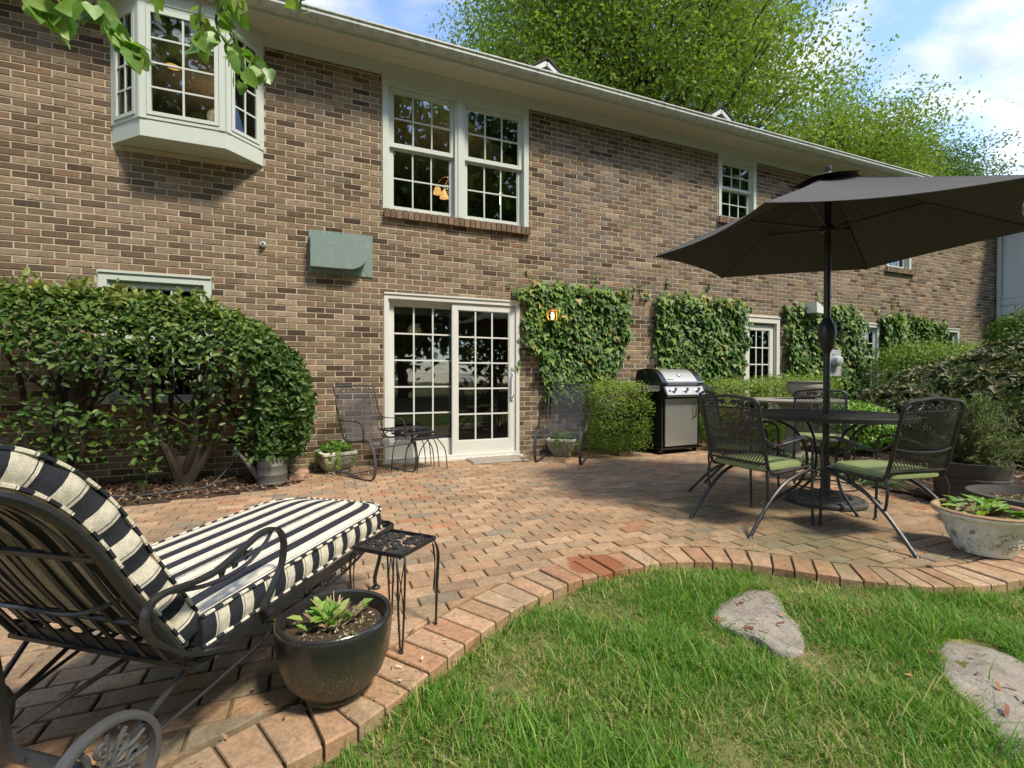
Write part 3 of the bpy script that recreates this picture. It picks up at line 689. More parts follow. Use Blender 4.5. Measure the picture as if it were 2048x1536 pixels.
# sliding glass door
dr = casing('sliding_door', .768, 2.562, .02, 2.11, .05, .075, -.01, .14, 'trim_white', .045)
m = MB(); m.bx(.818, 1.70, .085, .12, 1.96, 2.02); m.build('door_head', 'trim', dr)
s1 = sash(dr, .833, 1.70, .066, 2.02, .095, 3, 5, .055, .019, 'trim_white', 'door_panel', .20)
s2 = sash(dr, 1.625, 2.497, .066, 2.02, .035, 3, 5, .075, .019, 'trim_white', 'door_panel', .17, .045)
h = MB(); h.tube(catmull([(2.463, .008, .80), (2.463, -.04, .83), (2.463, -.045, .98), (2.463, -.04, 1.10), (2.463, .008, 1.13)], 4), .011, 8); h.bx(2.448, 2.478, -.002, .012, .76, 1.17); h.bx(2.455, 2.473, -.02, -.0025, 1.19, 1.225)
h.build('door_handle', 'plastic_white', dr, True)
m = MB(); m.bx(.74, 2.60, -.05, -.011, -.02, .022); m.build('threshold', 'urn_rim', dr)
m = MB(); m.bx(.90, 1.66, .15, .19, 1.87, 1.965); m.bx(1.70, 2.42, .15, .19, 1.87, 1.965); m.build('roller_blind', 'blind', dr)

# bay window: front parallel to the wall, sides at 45 degrees
bz0 = 3.41; bz1 = 4.853
A, B, C_, D_ = V(-1.878, -.005), V(-1.565, -.318), V(-.845, -.318), V(-.532, -.005)
bay = MB()
bay.prism([A, B, C_, D_], bz0, bz0 + .17)
byo = bay.build('bay_window', 'trim', house)
MB().prism([A + V(-.012, 0), B + V(-.006, -.015), C_ + V(.006, -.015), D_ + V(.012, 0)], 4.70, bz1 - .001).build('bay_head', 'trim', byo)
def bayface(p, q, nx, nz):
    d = q - p; L = np.linalg.norm(d); a = math.atan2(d[1], d[0])
    rt_ = bpy.data.objects.new('bay_sash', None); 
    # frame built in local x (along the face), y (outwards negative), placed by transform
    m = MB(); z0, z1 = bz0 + .17, 4.70; st = .055
    m.bx(0, st, -.012, .05, z0, z1); m.bx(L - st, L, -.012, .05, z0, z1); m.bx(st, L - st, -.008, .05, z1 - .05, z1); m.bx(st, L - st, -.008, .05, z0, z0 + .035)
    i0, i1, k0, k1 = st, L - st, z0 + .035, z1 - .05; s2_ = .04
    m.bx(i0 + .004, i0 + s2_, -.016, .03, k0 + .004, k1 - .004); m.bx(i1 - s2_, i1 - .004, -.016, .03, k0 + .004, k1 - .004); m.bx(i0 + s2_, i1 - s2_, -.016, .03, k1 - s2_, k1 - .004); m.bx(i0 + s2_, i1 - s2_, -.016, .03, k0 + .004, k0 + s2_)
    gx0, gx1, gz0, gz1 = i0 + s2_, i1 - s2_, k0 + s2_, k1 - s2_; mt = .017
    for i in range(1, nx): x = gx0 + (gx1 - gx0) * i / nx; m.bx(x - mt / 2, x + mt / 2, -.006, .016, gz0, gz1)
    for j in range(1, nz):
        z = gz0 + (gz1 - gz0) * j / nz
        for i in range(nx):
            xa = gx0 + (gx1 - gx0) * i / nx + (mt / 2 if i else 0); xb = gx0 + (gx1 - gx0) * (i + 1) / nx - (mt / 2 if i < nx - 1 else 0); m.bx(xa, xb, -.0055, .0155, z - mt / 2, z + mt / 2)
    bpy.data.objects.remove(rt_)
    o = m.build('bay_frame', 'trim', byo); o.location = (p[0], p[1], 0); o.rotation_euler = (0, 0, a)
    ca, sa = math.cos(a), math.sin(a)
    for i in range(nx):
        for j in range(nz):
            xa = gx0 + (gx1 - gx0) * i / nx + (mt / 2 if i else 0); xb = gx0 + (gx1 - gx0) * (i + 1) / nx - (mt / 2 if i < nx - 1 else 0)
            za = gz0 + (gz1 - gz0) * j / nz + (mt / 2 if j else 0); zb = gz0 + (gz1 - gz0) * (j + 1) / nz - (mt / 2 if j < nz - 1 else 0)
            w = pane(byo, xa, xb, za, zb, .005); lx, ly = (xa + xb) / 2, .005
            w.location = (p[0] + lx * ca - ly * sa, p[1] + lx * sa + ly * ca, (za + zb) / 2); w.rotation_euler = (0, 0, a)
bayface(A + V(0, .002), B, 2, 4); bayface(B, C_, 2, 4); bayface(C_, D_ + V(0, .002), 2, 4)

# white board-and-batten wing meeting the far corner, with the downspout
wing = thing('siding_wing', 'white board-and-batten wing meeting the far right corner of the brick house', 'house', (XR, 0, 0))
m = MB(); m.bx(.012, 5.0, -1.35, 8.0, -.3, 4.84); m.build('wall', 'siding', wing)
y = -.02
bd = MB().box((0, 0, 0), (.02, .05, 1.92)); bt = mkmesh('batten', np.array(bd.v), bd.f, 'siding')
for k in range(4):
    o = linkobj('batten', bt, wing); o.location = (.002, -.12 - k * .31, 3.86)
m = MB(); m.bx(-.006, .0118, -1.35, -.0, 2.74, 2.895); m.bx(-.016, .0117, -1.35, -.0, 2.896, 2.93); m.build('band_board', 'siding', wing)
m = MB(); m.bx(-.004, .0116, -1.35, 0, 2.52, 2.70); m.build('clapboard', 'siding', wing)
m = MB()
for k in range(11): m.bx(-.003, .0115, -1.35, 0, .12 + k * .215, .325 + k * .215)
m.build('lower_siding', 'siding', wing)
m = MB(); m.bx(-.25, 5.3, -1.6, 8.2, 4.85, 4.97); m.build('roof', 'trim', wing)
dp = MB(); dp.tube([(XR - .10, -.055, 4.86), (XR - .10, -.055, 3.1), (XR - .10, -.055, 3.09), (XR - .10, -.055, .05)], [.045, .045, .041, .041], 8); dp.build('downspout', 'trim', house, True)

# ------------------------------------------------------------------ ground, patio, beds
LZ = -0.050
m = MB(); m.add([(-120, -120, LZ - .045), (140, -120, LZ - .045), (140, 140, LZ - .045), (-120, 140, LZ - .045)], [(0, 1, 2, 3)])
tag(m.build('ground', 'lawn_soil'), kind='structure')
OUT = [(-3.2, -5.25), (-2.2, -5.15), (-1.2, -4.98), (-.55, -4.76), (-.10, -4.54), (.09, -4.475), (.25, -4.37), (.40, -4.26), (.54, -4.16), (.74, -4.03), (.94, -3.92), (1.23, -3.82), (1.52, -3.785), (1.82, -3.79), (2.08, -3.87),
       (2.28, -4.00), (2.44, -4.17), (2.60, -4.34), (2.77, -4.48), (2.97, -4.59), (3.20, -4.66), (3.45, -4.69), (3.9, -4.68), (4.5, -4.62), (5.3, -4.5), (6.2, -4.4)]
oc = catmull([V(*p) for p in OUT], 14)
sarc = [0.0]
for a, b in zip(oc, oc[1:]): sarc.append(sarc[-1] + np.linalg.norm(b - a))
def arc(s):
    i = int(np.clip(np.searchsorted(sarc, s) - 1, 0, len(oc) - 2)); t = (s - sarc[i]) / max(sarc[i + 1] - sarc[i], 1e-9)
    p = oc[i] + (oc[i + 1] - oc[i]) * t; d = oc[i + 1] - oc[i]; d = d / np.linalg.norm(d); return p, V(-d[1], d[0])
BW = 0.235
inn = []; 
for k in range(int(sarc[-1] / .02)):
    p, nn = arc(k * .02); inn.append((p + nn * (BW + .012), nn))
IP = np.array([i[0] for i in inn]); INN = np.array([i[1] for i in inn])
OPa = np.array(oc)
def bed_y(x):      # front edge of the planting bed by the wall (left)
    return np.interp(x, [-6, -1.6, -1.14, -.66, -.30, -.14, -.12], [-1.25, -1.10, -1.04, -.95, -.82, -.62, .3])
def right_x(y):    # right edge of the paving
    return np.interp(y, [-5.2, -4.6, -4.0, -3.55, -3.1, -1.6, 0], [5.6, 5.5, 5.05, 4.92, 5.0, 5.42, 5.75])
PPAL = [((.315, .198, .116), 6), ((.335, .220, .132), 6), ((.275, .182, .112), 4), ((.225, .180, .125), 2.4), ((.36, .245, .150), 4), ((.315, .160, .088), 1.2), ((.29, .205, .125), 4)]
def pcol(dark=1.0): return np.array(R.choices([p[0] for p in PPAL], [p[1] for p in PPAL])[0]) * R.uniform(.88, 1.1) * dark
patio = MB()
PIN = OPa[::3] + np.array([0, .035])
patio.add([(-6, -.0, -.014), *[(p[0], p[1], -.014) for p in PIN], (6.2, 0, -.014)], [tuple(range(len(PIN) + 2))])
side = [(IP[k][0], IP[k][1]) for k in range(0, len(IP), 6)]
vs = [(p[0], p[1], z) for p in side for z in (-.014, -.14)]; patio.add(vs, [(2 * i, 2 * i + 1, 2 * i + 3, 2 * i + 2) for i in range(len(side) - 1)])
patio_o = tag(patio.build('patio', 'sand_joint'), kind='structure')
def clip_half(poly, p, n):
    out = []
    for i in range(len(poly)):
        a, b = poly[i], poly[(i + 1) % len(poly)]; da, db = (a - p) @ n, (b - p) @ n
        if da >= 0: out.append(a)
        if (da >= 0) != (db >= 0): out.append(a + (b - a) * (da / (da - db)))
    return out
def area(poly): return 0.5 * abs(sum(poly[i][0] * poly[(i + 1) % len(poly)][1] - poly[(i + 1) % len(poly)][0] * poly[i][1] for i in range(len(poly))))
PL, PW = .203, .1015
pav = []
row = 0; y = -.01
while y > -5.3:
    for sec in (0, 1):
        x0, x1 = (-3.0, 3.46) if sec == 0 else (3.466, 5.8)
        yy = y - (0 if sec == 0 else .035)
        off = (row % 2) * PL / 2 + R.uniform(-.008, .008) + (0 if sec == 0 else .04)
        x = x0 - off
        while x < x1:
            a, b = max(x, x0) + .0035, min(x + PL, x1) - .0035; x += PL
            if b - a < .03: continue
            cx, cy = (a + b) / 2, yy - PW / 2
            if cx < -.1 and cy > bed_y(cx) - .02: continue
            if cx > right_x(cy) or cy > -.03: continue
            d2 = (IP[:, 0] - cx) ** 2 + (IP[:, 1] - cy) ** 2; i = int(np.argmin(d2)); dd = (V(cx, cy) - IP[i]) @ INN[i]
            if dd < -.13: continue
            poly = [V(a, yy - PW + .0035), V(b, yy - PW + .0035), V(b, yy - .0035), V(a, yy - .0035)]; full = b - a > PL - .009
            if dd < .16:
                for off_i in (-4, 0, 4):
                    j = int(np.clip(i + off_i, 0, len(IP) - 1)); poly = clip_half(poly, IP[j], INN[j])
                    if len(poly) < 3: break
                if len(poly) < 3 or area(poly) < .0012: continue
                full = full and area(poly) > PL * PW * .86 and len(poly) == 4
            pav.append((poly, cx, cy, full, proj((cx, cy, 0))))
    y -= PW; row += 1
vis = [i for i, q in enumerate(pav) if -20 < q[4][0] < 2068 and q[4][2] > .3 and q[4][1] < 1560]
vis.sort(key=lambda i: pav[i][4][2]); near = set(vis[:300])
hx, hy = (PL - .007) / 2, (PW - .007) / 2
pvar = []
for _ in range(26):
    b = MB().prism([V(-hx + R.uniform(0, .003), -hy + R.uniform(0, .002)), V(hx - R.uniform(0, .003), -hy + R.uniform(0, .002)), V(hx - R.uniform(0, .003), hy - R.uniform(0, .002)), V(-hx + R.uniform(0, .003), hy - R.uniform(0, .002))], -.05, 0, .004)
    pvar.append(mkmesh('paver', np.array(b.v), b.f, 'paver', False, [pcol()] * len(b.v)))
mass = MB()
for i, (poly, cx, cy, full, pr) in enumerate(pav):
    dz = R.uniform(-.0025, .0025) + .004 * math.sin(cx * 1.7 + cy) 
    if i in near:
        if full:
            o = linkobj('paver', R.choice(pvar), patio_o); o.location = (cx, cy, dz); o.rotation_euler = (R.uniform(-.012, .012), R.uniform(-.008, .008), R.uniform(-.008, .008) + (PI if R.random() < .5 else 0))
        else:
            b = MB().prism(poly, -.05, dz, .004); mkobj('paver', np.array(b.v), b.f, 'paver', patio_o, False, [pcol()] * len(b.v))
    else: mass.prism(poly, -.05, dz, .004, pcol())
tag(mass.build('pavers', 'paver', patio_o), kind='stuff')
s = .3; bv = []
while s < sarc[-1] - .2:
    w = .1035; p0, n0 = arc(s + .004); p1, n1 = arc(s + w - .004)
    pm = (p0 + p1) / 2; L0 = BW - R.uniform(0, .008)
    poly = [p0, p1, p1 + n1 * L0, p0 + n0 * L0]
    if (p0 - pm) @ (p0 - pm) > 0:
        b = MB().prism(poly, -.12, R.uniform(.001, .009), .005); c = np.array(R.choice([(.335, .208, .122), (.36, .235, .145), (.32, .182, .104), (.35, .245, .152)])) * R.uniform(.85, 1.12)
        mkobj('border_brick', np.array(b.v), b.f, 'paver', patio_o, False, [c] * len(b.v))
    s += w + .001

# planting beds ---------------------------------------------------------------------------------
def bed(name, xs, yf, yb, z, amp, label):
    vs = []; fs = []; ny = 16
    for x in xs:
        a, b = yf(x), yb(x)
        for j in range(ny + 1):
            t = j / ny; yy = a + (b - a) * t; vs.append((x, yy, z + amp * (math.sin(x * 9 + yy * 7) * .3 + R.random() * .7) * min(1, 6 * t)))
    n = ny + 1; fs = [(i * n + j, (i + 1) * n + j, (i + 1) * n + j + 1, i * n + j + 1) for i in range(len(xs) - 1) for j in range(ny)]
    o = mkobj(name, np.array(vs), fs, 'soil'); return tag(o, kind='structure')
bed('mulch_bed', np.linspace(-5.5, -.13, 90), lambda x: float(bed_y(x)), lambda x: .009, -.010, .035, '')
bed('planting_bed', np.linspace(4.95, 14.7, 100), lambda x: float(np.interp(x, [4.95, 5.0, 5.42, 5.75, 6.4, 14.7], [-3.6, -3.75, -4.3, -4.5, -5.0, -6.5])), lambda x: float(np.interp(x, [4.95, 5.0, 5.42, 5.75, 5.9], [-3.5, -3.1, -1.6, -.1, .009])), -.02, .05, '')
def chips(name, pts, z, size, cols, label, mat='mulch', cat='mulch'):
    mb_ = MB()
    for (x, y) in pts:
        l, w = size * R.uniform(.5, 1.6), size * R.uniform(.15, .5); a = R.uniform(0, PI * 2); t = R.uniform(-.5, .5); zz_ = z(x, y) + R.uniform(0, .012)
        d = V(math.cos(a) * math.cos(t), math.sin(a) * math.cos(t), math.sin(t)); sd = V(-math.sin(a), math.cos(a), R.uniform(-.5, .5)); c = V(x, y, zz_)
        mb_.add([c - d * l / 2 - sd * w / 2, c + d * l / 2 - sd * w / 2, c + d * l / 2 + sd * w / 2 + V(0, 0, .004), c - d * l / 2 + sd * w / 2], [(0, 1, 2), (0, 2, 3)], np.array(R.choice(cols)) * R.uniform(.6, 1.3))
    return tag(mb_.build(name, mat), label, cat, None, 'stuff')
MC = [(.085, .045, .028), (.13, .075, .045), (.20, .13, .08), (.05, .03, .02), (.28, .20, .13)]
pp = []
while len(pp) < 5200:
    x, y = R.uniform(-4.6, -.1), R.uniform(-1.25, -.02)
    if y > bed_y(x) + R.uniform(-.10, .05): pp.append((x, y))
chips('mulch', pp, lambda x, y: .012 if y > bed_y(x) + .02 else .004, .035, MC, 'dark shredded bark mulch under the clipped hedge')
pp = []
while len(pp) < 5000:
    x, y = R.uniform(4.9, 12), R.uniform(-5.5, -.05)
    if x > right_x(y) - .02 and y > -6: pp.append((x, y))
chips('leaf_mulch', pp, lambda x, y: .01, .05, MC, 'brown mulch in the planting bed right of the patio')
pp = []
for (cx, cy, sx, sy, n) in ((.0, -.5, .35, .35, 420), (.45, -.35, .5, .25, 260), (3.3, -.25, .5, .12, 160), (4.6, -3.6, .5, .3, 160), (.15, -4.25, .35, .15, 90), (-.55, -4.1, .5, .25, 120), (3.45, -1.6, .04, .8, 160), (2.2, -2.6, 1.8, 1.2, 420)):
    for _ in range(n): pp.append((R.gauss(cx, sx), min(-.02, R.gauss(cy, sy))))
pp = [(x, y) for x, y in pp if x < right_x(y) and np.min((IP[:, 0] - x) ** 2 + (IP[:, 1] - y) ** 2) > .0 and (V(x, y) - IP[int(np.argmin((IP[:, 0] - x) ** 2 + (IP[:, 1] - y) ** 2))]) @ INN[int(np.argmin((IP[:, 0] - x) ** 2 + (IP[:, 1] - y) ** 2))] > -.2]
chips('leaf_litter', pp, lambda x, y: .008, .016, [(.30, .16, .08), (.38, .27, .16), (.18, .10, .06), (.50, .42, .28)], 'scattered brown leaf litter and petals on the brick paving', 'litter', 'leaf litter')

# lawn -------------------------------------------------------------------------------------------
lw = MB(); xs = np.linspace(-2.5, 7, 70); 
def out_y(x): return float(np.interp(x, OPa[:, 0], OPa[:, 1]))
STONES = [[(1422, 1222), (1452, 1190), (1495, 1172), (1545, 1170), (1568, 1205), (1596, 1240), (1608, 1272), (1598, 1296), (1555, 1290), (1505, 1262), (1462, 1248)],
          [(1868, 1290), (1888, 1268), (1935, 1264), (1990, 1278), (2048, 1308), (2110, 1340), (2150, 1420), (2085, 1500), (2015, 1492), (1975, 1440), (1935, 1385), (1890, 1345)]]
SP = [[gnd(px, py, LZ + .035)[:2] for px, py in s] for s in STONES]
def lz(x, y): return LZ + .012 * math.sin(x * 3.1) * math.cos(y * 2.7)
vs = []; ny = 40
for x in xs:
    y1 = out_y(x) + .03
    for j in range(ny + 1): yy = -7.5 + (y1 + 7.5) * j / ny; vs.append((x, yy, lz(x, yy) + R.uniform(-.006, .006)))
n = ny + 1
tag(mkobj('lawn', np.array(vs), [(i * n + j, (i + 1) * n + j, (i + 1) * n + j + 1, i * n + j + 1) for i in range(len(xs) - 1) for j in range(ny)], 'lawn_soil'), kind='structure')
def inpoly(x, y, P):
    c = np.zeros(len(x), bool)
    for i in range(len(P)):
        a, b = P[i], P[i - 1]
        cond = ((a[1] > y) != (b[1] > y)) & (x < (b[0] - a[0]) * (y - a[1]) / (b[1] - a[1] + 1e-12) + a[0]); c ^= cond
    return c
def grass_patch(name, n, xr, yr, hmin, hmax, wid, label, tall=False):
    x = NR.uniform(*xr, n); y = NR.uniform(*yr, n)
    oy = np.interp(x, OPa[:, 0], OPa[:, 1])
    keep = y < oy - .006
    den = .55 + .45 * np.sin(x * 5.3 + 1.3) * np.cos(y * 6.1 + x * 1.7) + .3 * np.sin(x * 13.1) * np.sin(y * 11.7)
    keep &= NR.random(n) < np.clip(den + .45, .40, 1.0)
    for P in SP:
        ce = np.mean(np.array(P), 0); P2 = [ce + (np.array(p) - ce) * (.90 + .06 * math.sin(7 * k_)) for k_, p in enumerate(P)]; keep &= ~(inpoly(x, y, P2) & (NR.random(n) < .99))
    x, y, den = x[keep], y[keep], den[keep]; n = len(x)
    h = NR.uniform(hmin, hmax, n) * np.clip(.45 + .75 * den, .4, 1.25); a = NR.uniform(0, 2 * PI, n); lean = NR.uniform(.15, 1.25, n) * h
    w = NR.uniform(.6, 1.3, n) * wid
    z0 = LZ + .012 * np.sin(x * 3.1) * np.cos(y * 2.7) - .004
    d = np.stack([np.cos(a), np.sin(a)], 1); s = np.stack([-np.sin(a), np.cos(a)], 1)
    base = np.stack([x, y, z0], 1); rows = []
    for t, ww in ((0, 1.0), (.45, .8), (.8, .45)):
        c = base.copy(); c[:, :2] += d * (lean * t * t)[:, None]; c[:, 2] += h * (t - .18 * t * t)
        o = np.zeros((n, 3)); o[:, :2] = s * (w * ww / 2)[:, None]; rows += [c - o, c + o]
    c = base.copy(); c[:, :2] += d * lean[:, None]; c[:, 2] += h * .84; rows.append(c)
    v = np.stack(rows, 1).reshape(-1, 3)
    dry = NR.random(n); t_ = np.clip(NR.normal(.40, .17, n) + .12 * (den - .5), 0, .74); pat = np.sin(x * 3.7 + 2) * np.sin(y * 4.9 + 1) + .5 * np.sin(x * 9 + y * 7)
    t_ = np.where(dry < np.clip(.26 - .18 * den + .16 * pat, .06, .5), NR.uniform(.86, 1.0, n), t_)
    me = bpy.data.meshes.new(name); fl = [(0, 1, 3, 2), (2, 3, 5, 4), (4, 5, 6)]; lens = [4, 4, 3]; flat = np.concatenate([np.array(f) for f in fl])
    loops = (np.arange(n)[:, None] * 7 + flat[None]).ravel(); ls = np.concatenate([[0], np.cumsum(np.tile(lens, n))[:-1]])
    me.vertices.add(len(v)); me.vertices.foreach_set('co', v.ravel().astype(np.float32)); me.loops.add(len(loops)); me.loops.foreach_set('vertex_index', loops.astype(np.int32))
    me.polygons.add(3 * n); me.polygons.foreach_set('loop_start', ls.astype(np.int32)); me.update(calc_edges=True); me.validate()
    at = me.attributes.new('col', 'FLOAT_COLOR', 'POINT'); q = np.ones((len(v), 4), np.float32); q[:, :3] = np.repeat(t_, 7)[:, None]; at.data.foreach_set('color', q.ravel())
    me.materials.append(MATS['grass']); return tag(linkobj(name, me), label, 'grass', None, 'stuff')
grass_patch('grass', 165000, (-.4, 3.8), (-5.55, -3.75), .018, .062, .0036, 'short patchy green lawn with dry tufts in front of the brick border')
grass_patch('tall_grass', 9500, (-.4, 3.8), (-5.55, -3.78), .055, .12, .0050, 'longer grass blades standing up through the lawn')
grass_patch('grass_beyond', 26000, (-2.5, 6.5), (-7.2, -4.3), .02, .06, .006, 'sparser grass carrying the lawn on beyond the frame')
for P, lab in zip(SP, ('smaller wedge-shaped grey stepping stone in the grass near the brick border', 'larger grey stepping stone in the grass at the right edge')):
    ce = np.mean(np.array(P), 0); mb_ = MB(); o = []
    cur = catmull([np.array(p) for p in P], 4, True); cur = [p + np.array((R.uniform(-.006, .006), R.uniform(-.006, .006))) for p in cur]; n = len(cur); vs = []
    for k, (sc, z) in enumerate(((1.0, LZ - .03), (1.0, LZ + .004), (.97, LZ + .010), (.75, LZ + .014), (.45, LZ + .012), (.18, LZ + .015))):
        for p in cur: q = ce + (p - ce) * sc; vs.append((q[0] - ce[0], q[1] - ce[1], z + .006 * math.sin(q[0] * 23 + q[1] * 11) * (k > 1) + R.uniform(-.002, .002)))
    fs = [(j * n + i, j * n + (i + 1) % n, (j + 1) * n + (i + 1) % n, (j + 1) * n + i) for j in range(5) for i in range(n)] + [tuple(5 * n + i for i in range(n))]
    o = mkobj('stepping_stone', np.array(vs), fs, 'flagstone', None, True, None, 60); o.location = (ce[0], ce[1], 0); tag(o, lab, 'stone', 'stepping stones in the lawn')
# brown catkins and leaf scraps on the stones and near the pot
pp = [(float(np.mean([p[0] for p in P]) + R.gauss(0, .13)), float(np.mean([p[1] for p in P]) + R.gauss(0, .09))) for P in SP for _ in range(16)]
chips('catkin', pp, lambda x, y: LZ + .018, .03, [(.20, .09, .05), (.28, .13, .06)], 'curled brown catkins lying on the stepping stones', 'litter', 'leaf litter')

# ------------------------------------------------------------------ wrought-iron furniture
def spiral(c, ax, ay, r, turns=1.4, n=18, a0=0.0, sg=1):
    """flat scroll in the plane ax, ay around c"""
    ax, ay, c = np.asarray(ax, float), np.asarray(ay, float), np.asarray(c, float); out = []
    for k in range(n + 1):
        t = k / n; a = a0 + sg * t * turns * 2 * PI; q = r * (1 - .8 * t); out.append(c + ax * q * math.cos(a) + ay * q * math.sin(a))
    return out
def pad(mb, x, y, r=.018): mb.lathe([(r * .4, .0), (r, .0), (r, .006), (r * .45, .016)], 10, (x, y, 0))
def dining_chair(name, label, loc, rz):
    t = thing(name, label, 'chair', loc, rz, 'wrought-iron dining chairs around the round table')
    hw = .238
    prof = catmull([(.25, 0, .425), (.10, 0, .415), (-.07, 0, .405), (-.15, 0, .42), (-.185, 0, .50), (-.225, 0, .68), (-.265, 0, .86)], 6)
    f_ = MB()
    top = [(-.27, -hw, .88), (-.277, -hw + .03, .912), (-.282, -hw + .11, .922), (-.285, 0, .935), (-.282, hw - .11, .922), (-.277, hw - .03, .912), (-.27, hw, .88)]
    path = [V(p[0], -hw, p[2]) for p in prof] + catmull(top, 3) + [V(p[0], hw, p[2]) for p in reversed(prof)]
    f_.tube(path, .0125, 7); f_.tube([(.25, -hw, .425), (.262, -hw + .03, .427), (.262, hw - .03, .427), (.25, hw, .425)], .009, 6)
    f_.tube(catmull([(-.262, -hw, .845), (-.272, 0, .852), (-.262, hw, .845)], 4), .007, 5)
    f_.tube(catmull([(-.212, -hw, .62), (-.24, -.1, .60), (-.242, .1, .60), (-.212, hw, .62)], 5), .007, 5)
    f_.tube(catmull([(-.178, -hw, .47), (-.178, hw, .47)], 2), .009, 6)
    f_.build('frame', 'iron', t, True)
    P = np.array(prof); cum = np.concatenate([[0], np.cumsum(np.linalg.norm(np.diff(P, axis=0), axis=1))]); cum /= cum[-1]
    def f(u, v):
        x = np.interp(v, cum, P[:, 0]); z = np.interp(v, cum, P[:, 2]); w = (u - .5) * 2
        return V(x - .02 * (1 - w * w) * (v > .45) * min(1, (v - .45) * 5), w * (hw - .008), z - .012 * (1 - w * w) * (v < .4))
    vs_ = .425
    MB().lattice(lambda u, v: f(u, v * vs_), 20, 14, .0055).build('seat_mesh', 'iron', t)
    MB().lattice(lambda u, v: f(u, vs_ + v * (1 - vs_)), 20, 17, .0062).build('back_mesh', 'iron', t)
    c = MB()
    for s in (-1, 1):
        c.tube(spiral((-.274, s * .10, .884), (0, s, 0), (0, 0, 1), .026, 1.3), .0055, 5); c.tube(spiral((-.274, s * .155, .882), (0, -s, 0), (0, 0, -1), .022, 1.2), .0055, 5)
        c.tube(spiral((-.274, s * .045, .886), (0, -s, 0), (0, 0, 1), .024, 1.2), .0055, 5); c.tube(catmull([(-.272, s * .22, .865), (-.274, s * .18, .895), (-.274, s * .13, .865), (-.275, s * .07, .905), (-.275, 0, .87)], 5), .0055, 5)
        for k in (.06, .12): c.box((-.275, s * k, .89), (.006, .03, .014), 0, np.array(Matrix.Rotation(s * .5, 3, 'X')))
    c.build('crest_scroll', 'iron', t, True)
    for s in (-1, 1):
        a = MB(); y = s * (hw + .012)
        a.tube(catmull([(-.22, s * hw, .66), (-.15, y, .61), (-.06, y, .60), (.08, y, .635), (.20, y, .645), (.275, y, .615), (.29, y, .53), (.285, y, .42)], 5), .0095, 7)
        a.tube(catmull([(-.06, y, .602), (.04, y - s * .022, .625), (.14, y - s * .024, .64), (.20, y, .645)], 4), .005, 5)
        a.tube(catmull([(-.06, y, .602), (.04, y + s * .018, .622), (.14, y + s * .02, .638), (.20, y, .645)], 4), .005, 5)
        a.build('armrest', 'iron', t, True)
        l = MB(); l.tube(catmull([(.285, y, .425), (.287, y, .30), (.292, y, .15), (.297, y, .012)], 4), .0095, 7); pad(l, .298, y); l.tube(spiral((.315, y, .365), (-1, 0, 0), (0, 0, 1), .034, 1.2, 18, .4), .006, 6); l.build('leg', 'iron', t, True)
        l = MB(); l.tube(catmull([(.27, y, .405), (.12, y, .375), (-.02, y, .325), (-.16, y, .225), (-.27, y, .11), (-.355, y, .012)], 5), .0125, 7); pad(l, -.36, y)
        l.tube(catmull([(-.165, s * hw, .43), (-.185, y, .36), (-.18, y, .27), (-.165, y, .215)], 4), .0085, 6); l.build('leg', 'iron', t, True)
    # seat cushion
    q = MB(); N = 14; vs = []
    for lay, (z, k) in enumerate(((.418, .93), (.426, 1.0), (.448, 1.0), (.462, .94), (.468, .6), (.469, .2))):
        for i in range(32):
            a = 2 * PI * i / 32; ca, sa = math.cos(a), math.sin(a); e = .28
            x = abs(ca) ** e * math.copysign(1, ca) * .215 * k + .035; y = abs(sa) ** e * math.copysign(1, sa) * .225 * k; vs.append((x, y, z + .012 * x))
    fs = [(j * 32 + i, j * 32 + (i + 1) % 32, (j + 1) * 32 + (i + 1) % 32, (j + 1) * 32 + i) for j in range(5) for i in range(32)] + [tuple(5 * 32 + i for i in range(32))]
    cu = q.add(vs, fs).build('seat_cushion', 'cushion_green', t, True, 60)
    pi_ = MB(); pi_.tube([V(*vs[3 * 32 + i]) * V(1.0, 1.0, 1) + V(0, 0, -.002) for i in range(32)], .004, 5, True); pi_.build('piping', 'cushion_green', cu, True)
    return t
TC = (4.01, -3.245)
ch1 = dining_chair('dining_chair', 'black mesh dining chair with green cushion, nearest the camera left of the table', (2.99, -3.40, 0), math.radians(3))
dup(ch1, (3.56, -3.98, 0), math.radians(81), 'black mesh dining chair with green cushion seen from behind, right of the umbrella pole')
dup(ch1, (3.60, -2.70, 0), math.radians(-61), 'black mesh dining chair between the grill and the nearest left chair')
dup(ch1, (4.92, -2.58, 0), math.radians(218), 'black mesh dining chair on the far side of the round table, facing the camera')

# round mesh table with umbrella
tb = thing('round_table', 'round black mesh patio table with the umbrella pole through its centre', 'table', (*TC, 0), .3)
TZ = .752
t_ = MB(); t_.lathe([(.598, TZ - .03), (.61, TZ - .026), (.612, TZ + .004), (.604, TZ + .008), (.592, TZ + .004), (.594, TZ - .024), (.598, TZ - .03)], 56); t_.lathe([(.05, TZ - .008), (.062, TZ - .006), (.062, TZ + .006), (.034, TZ + .007)], 20)
t_.build('rim', 'iron', tb, True)
MB().lattice(lambda u, v: V((u - .5) * 1.19, (v - .5) * 1.19, TZ), 54, 40, .0125, None, lambda u, v: (u - .5) ** 2 + (v - .5) ** 2 < .2495 and (u - .5) ** 2 + (v - .5) ** 2 > .0025).build('top_mesh', 'iron_worn', tb)
r_ = MB()
for k in range(4): a = k * PI / 2; r_.box((.325 * math.cos(a), .325 * math.sin(a), TZ - .014), (.53, .022, .012), a)
r_.build('top_brace', 'iron', tb)
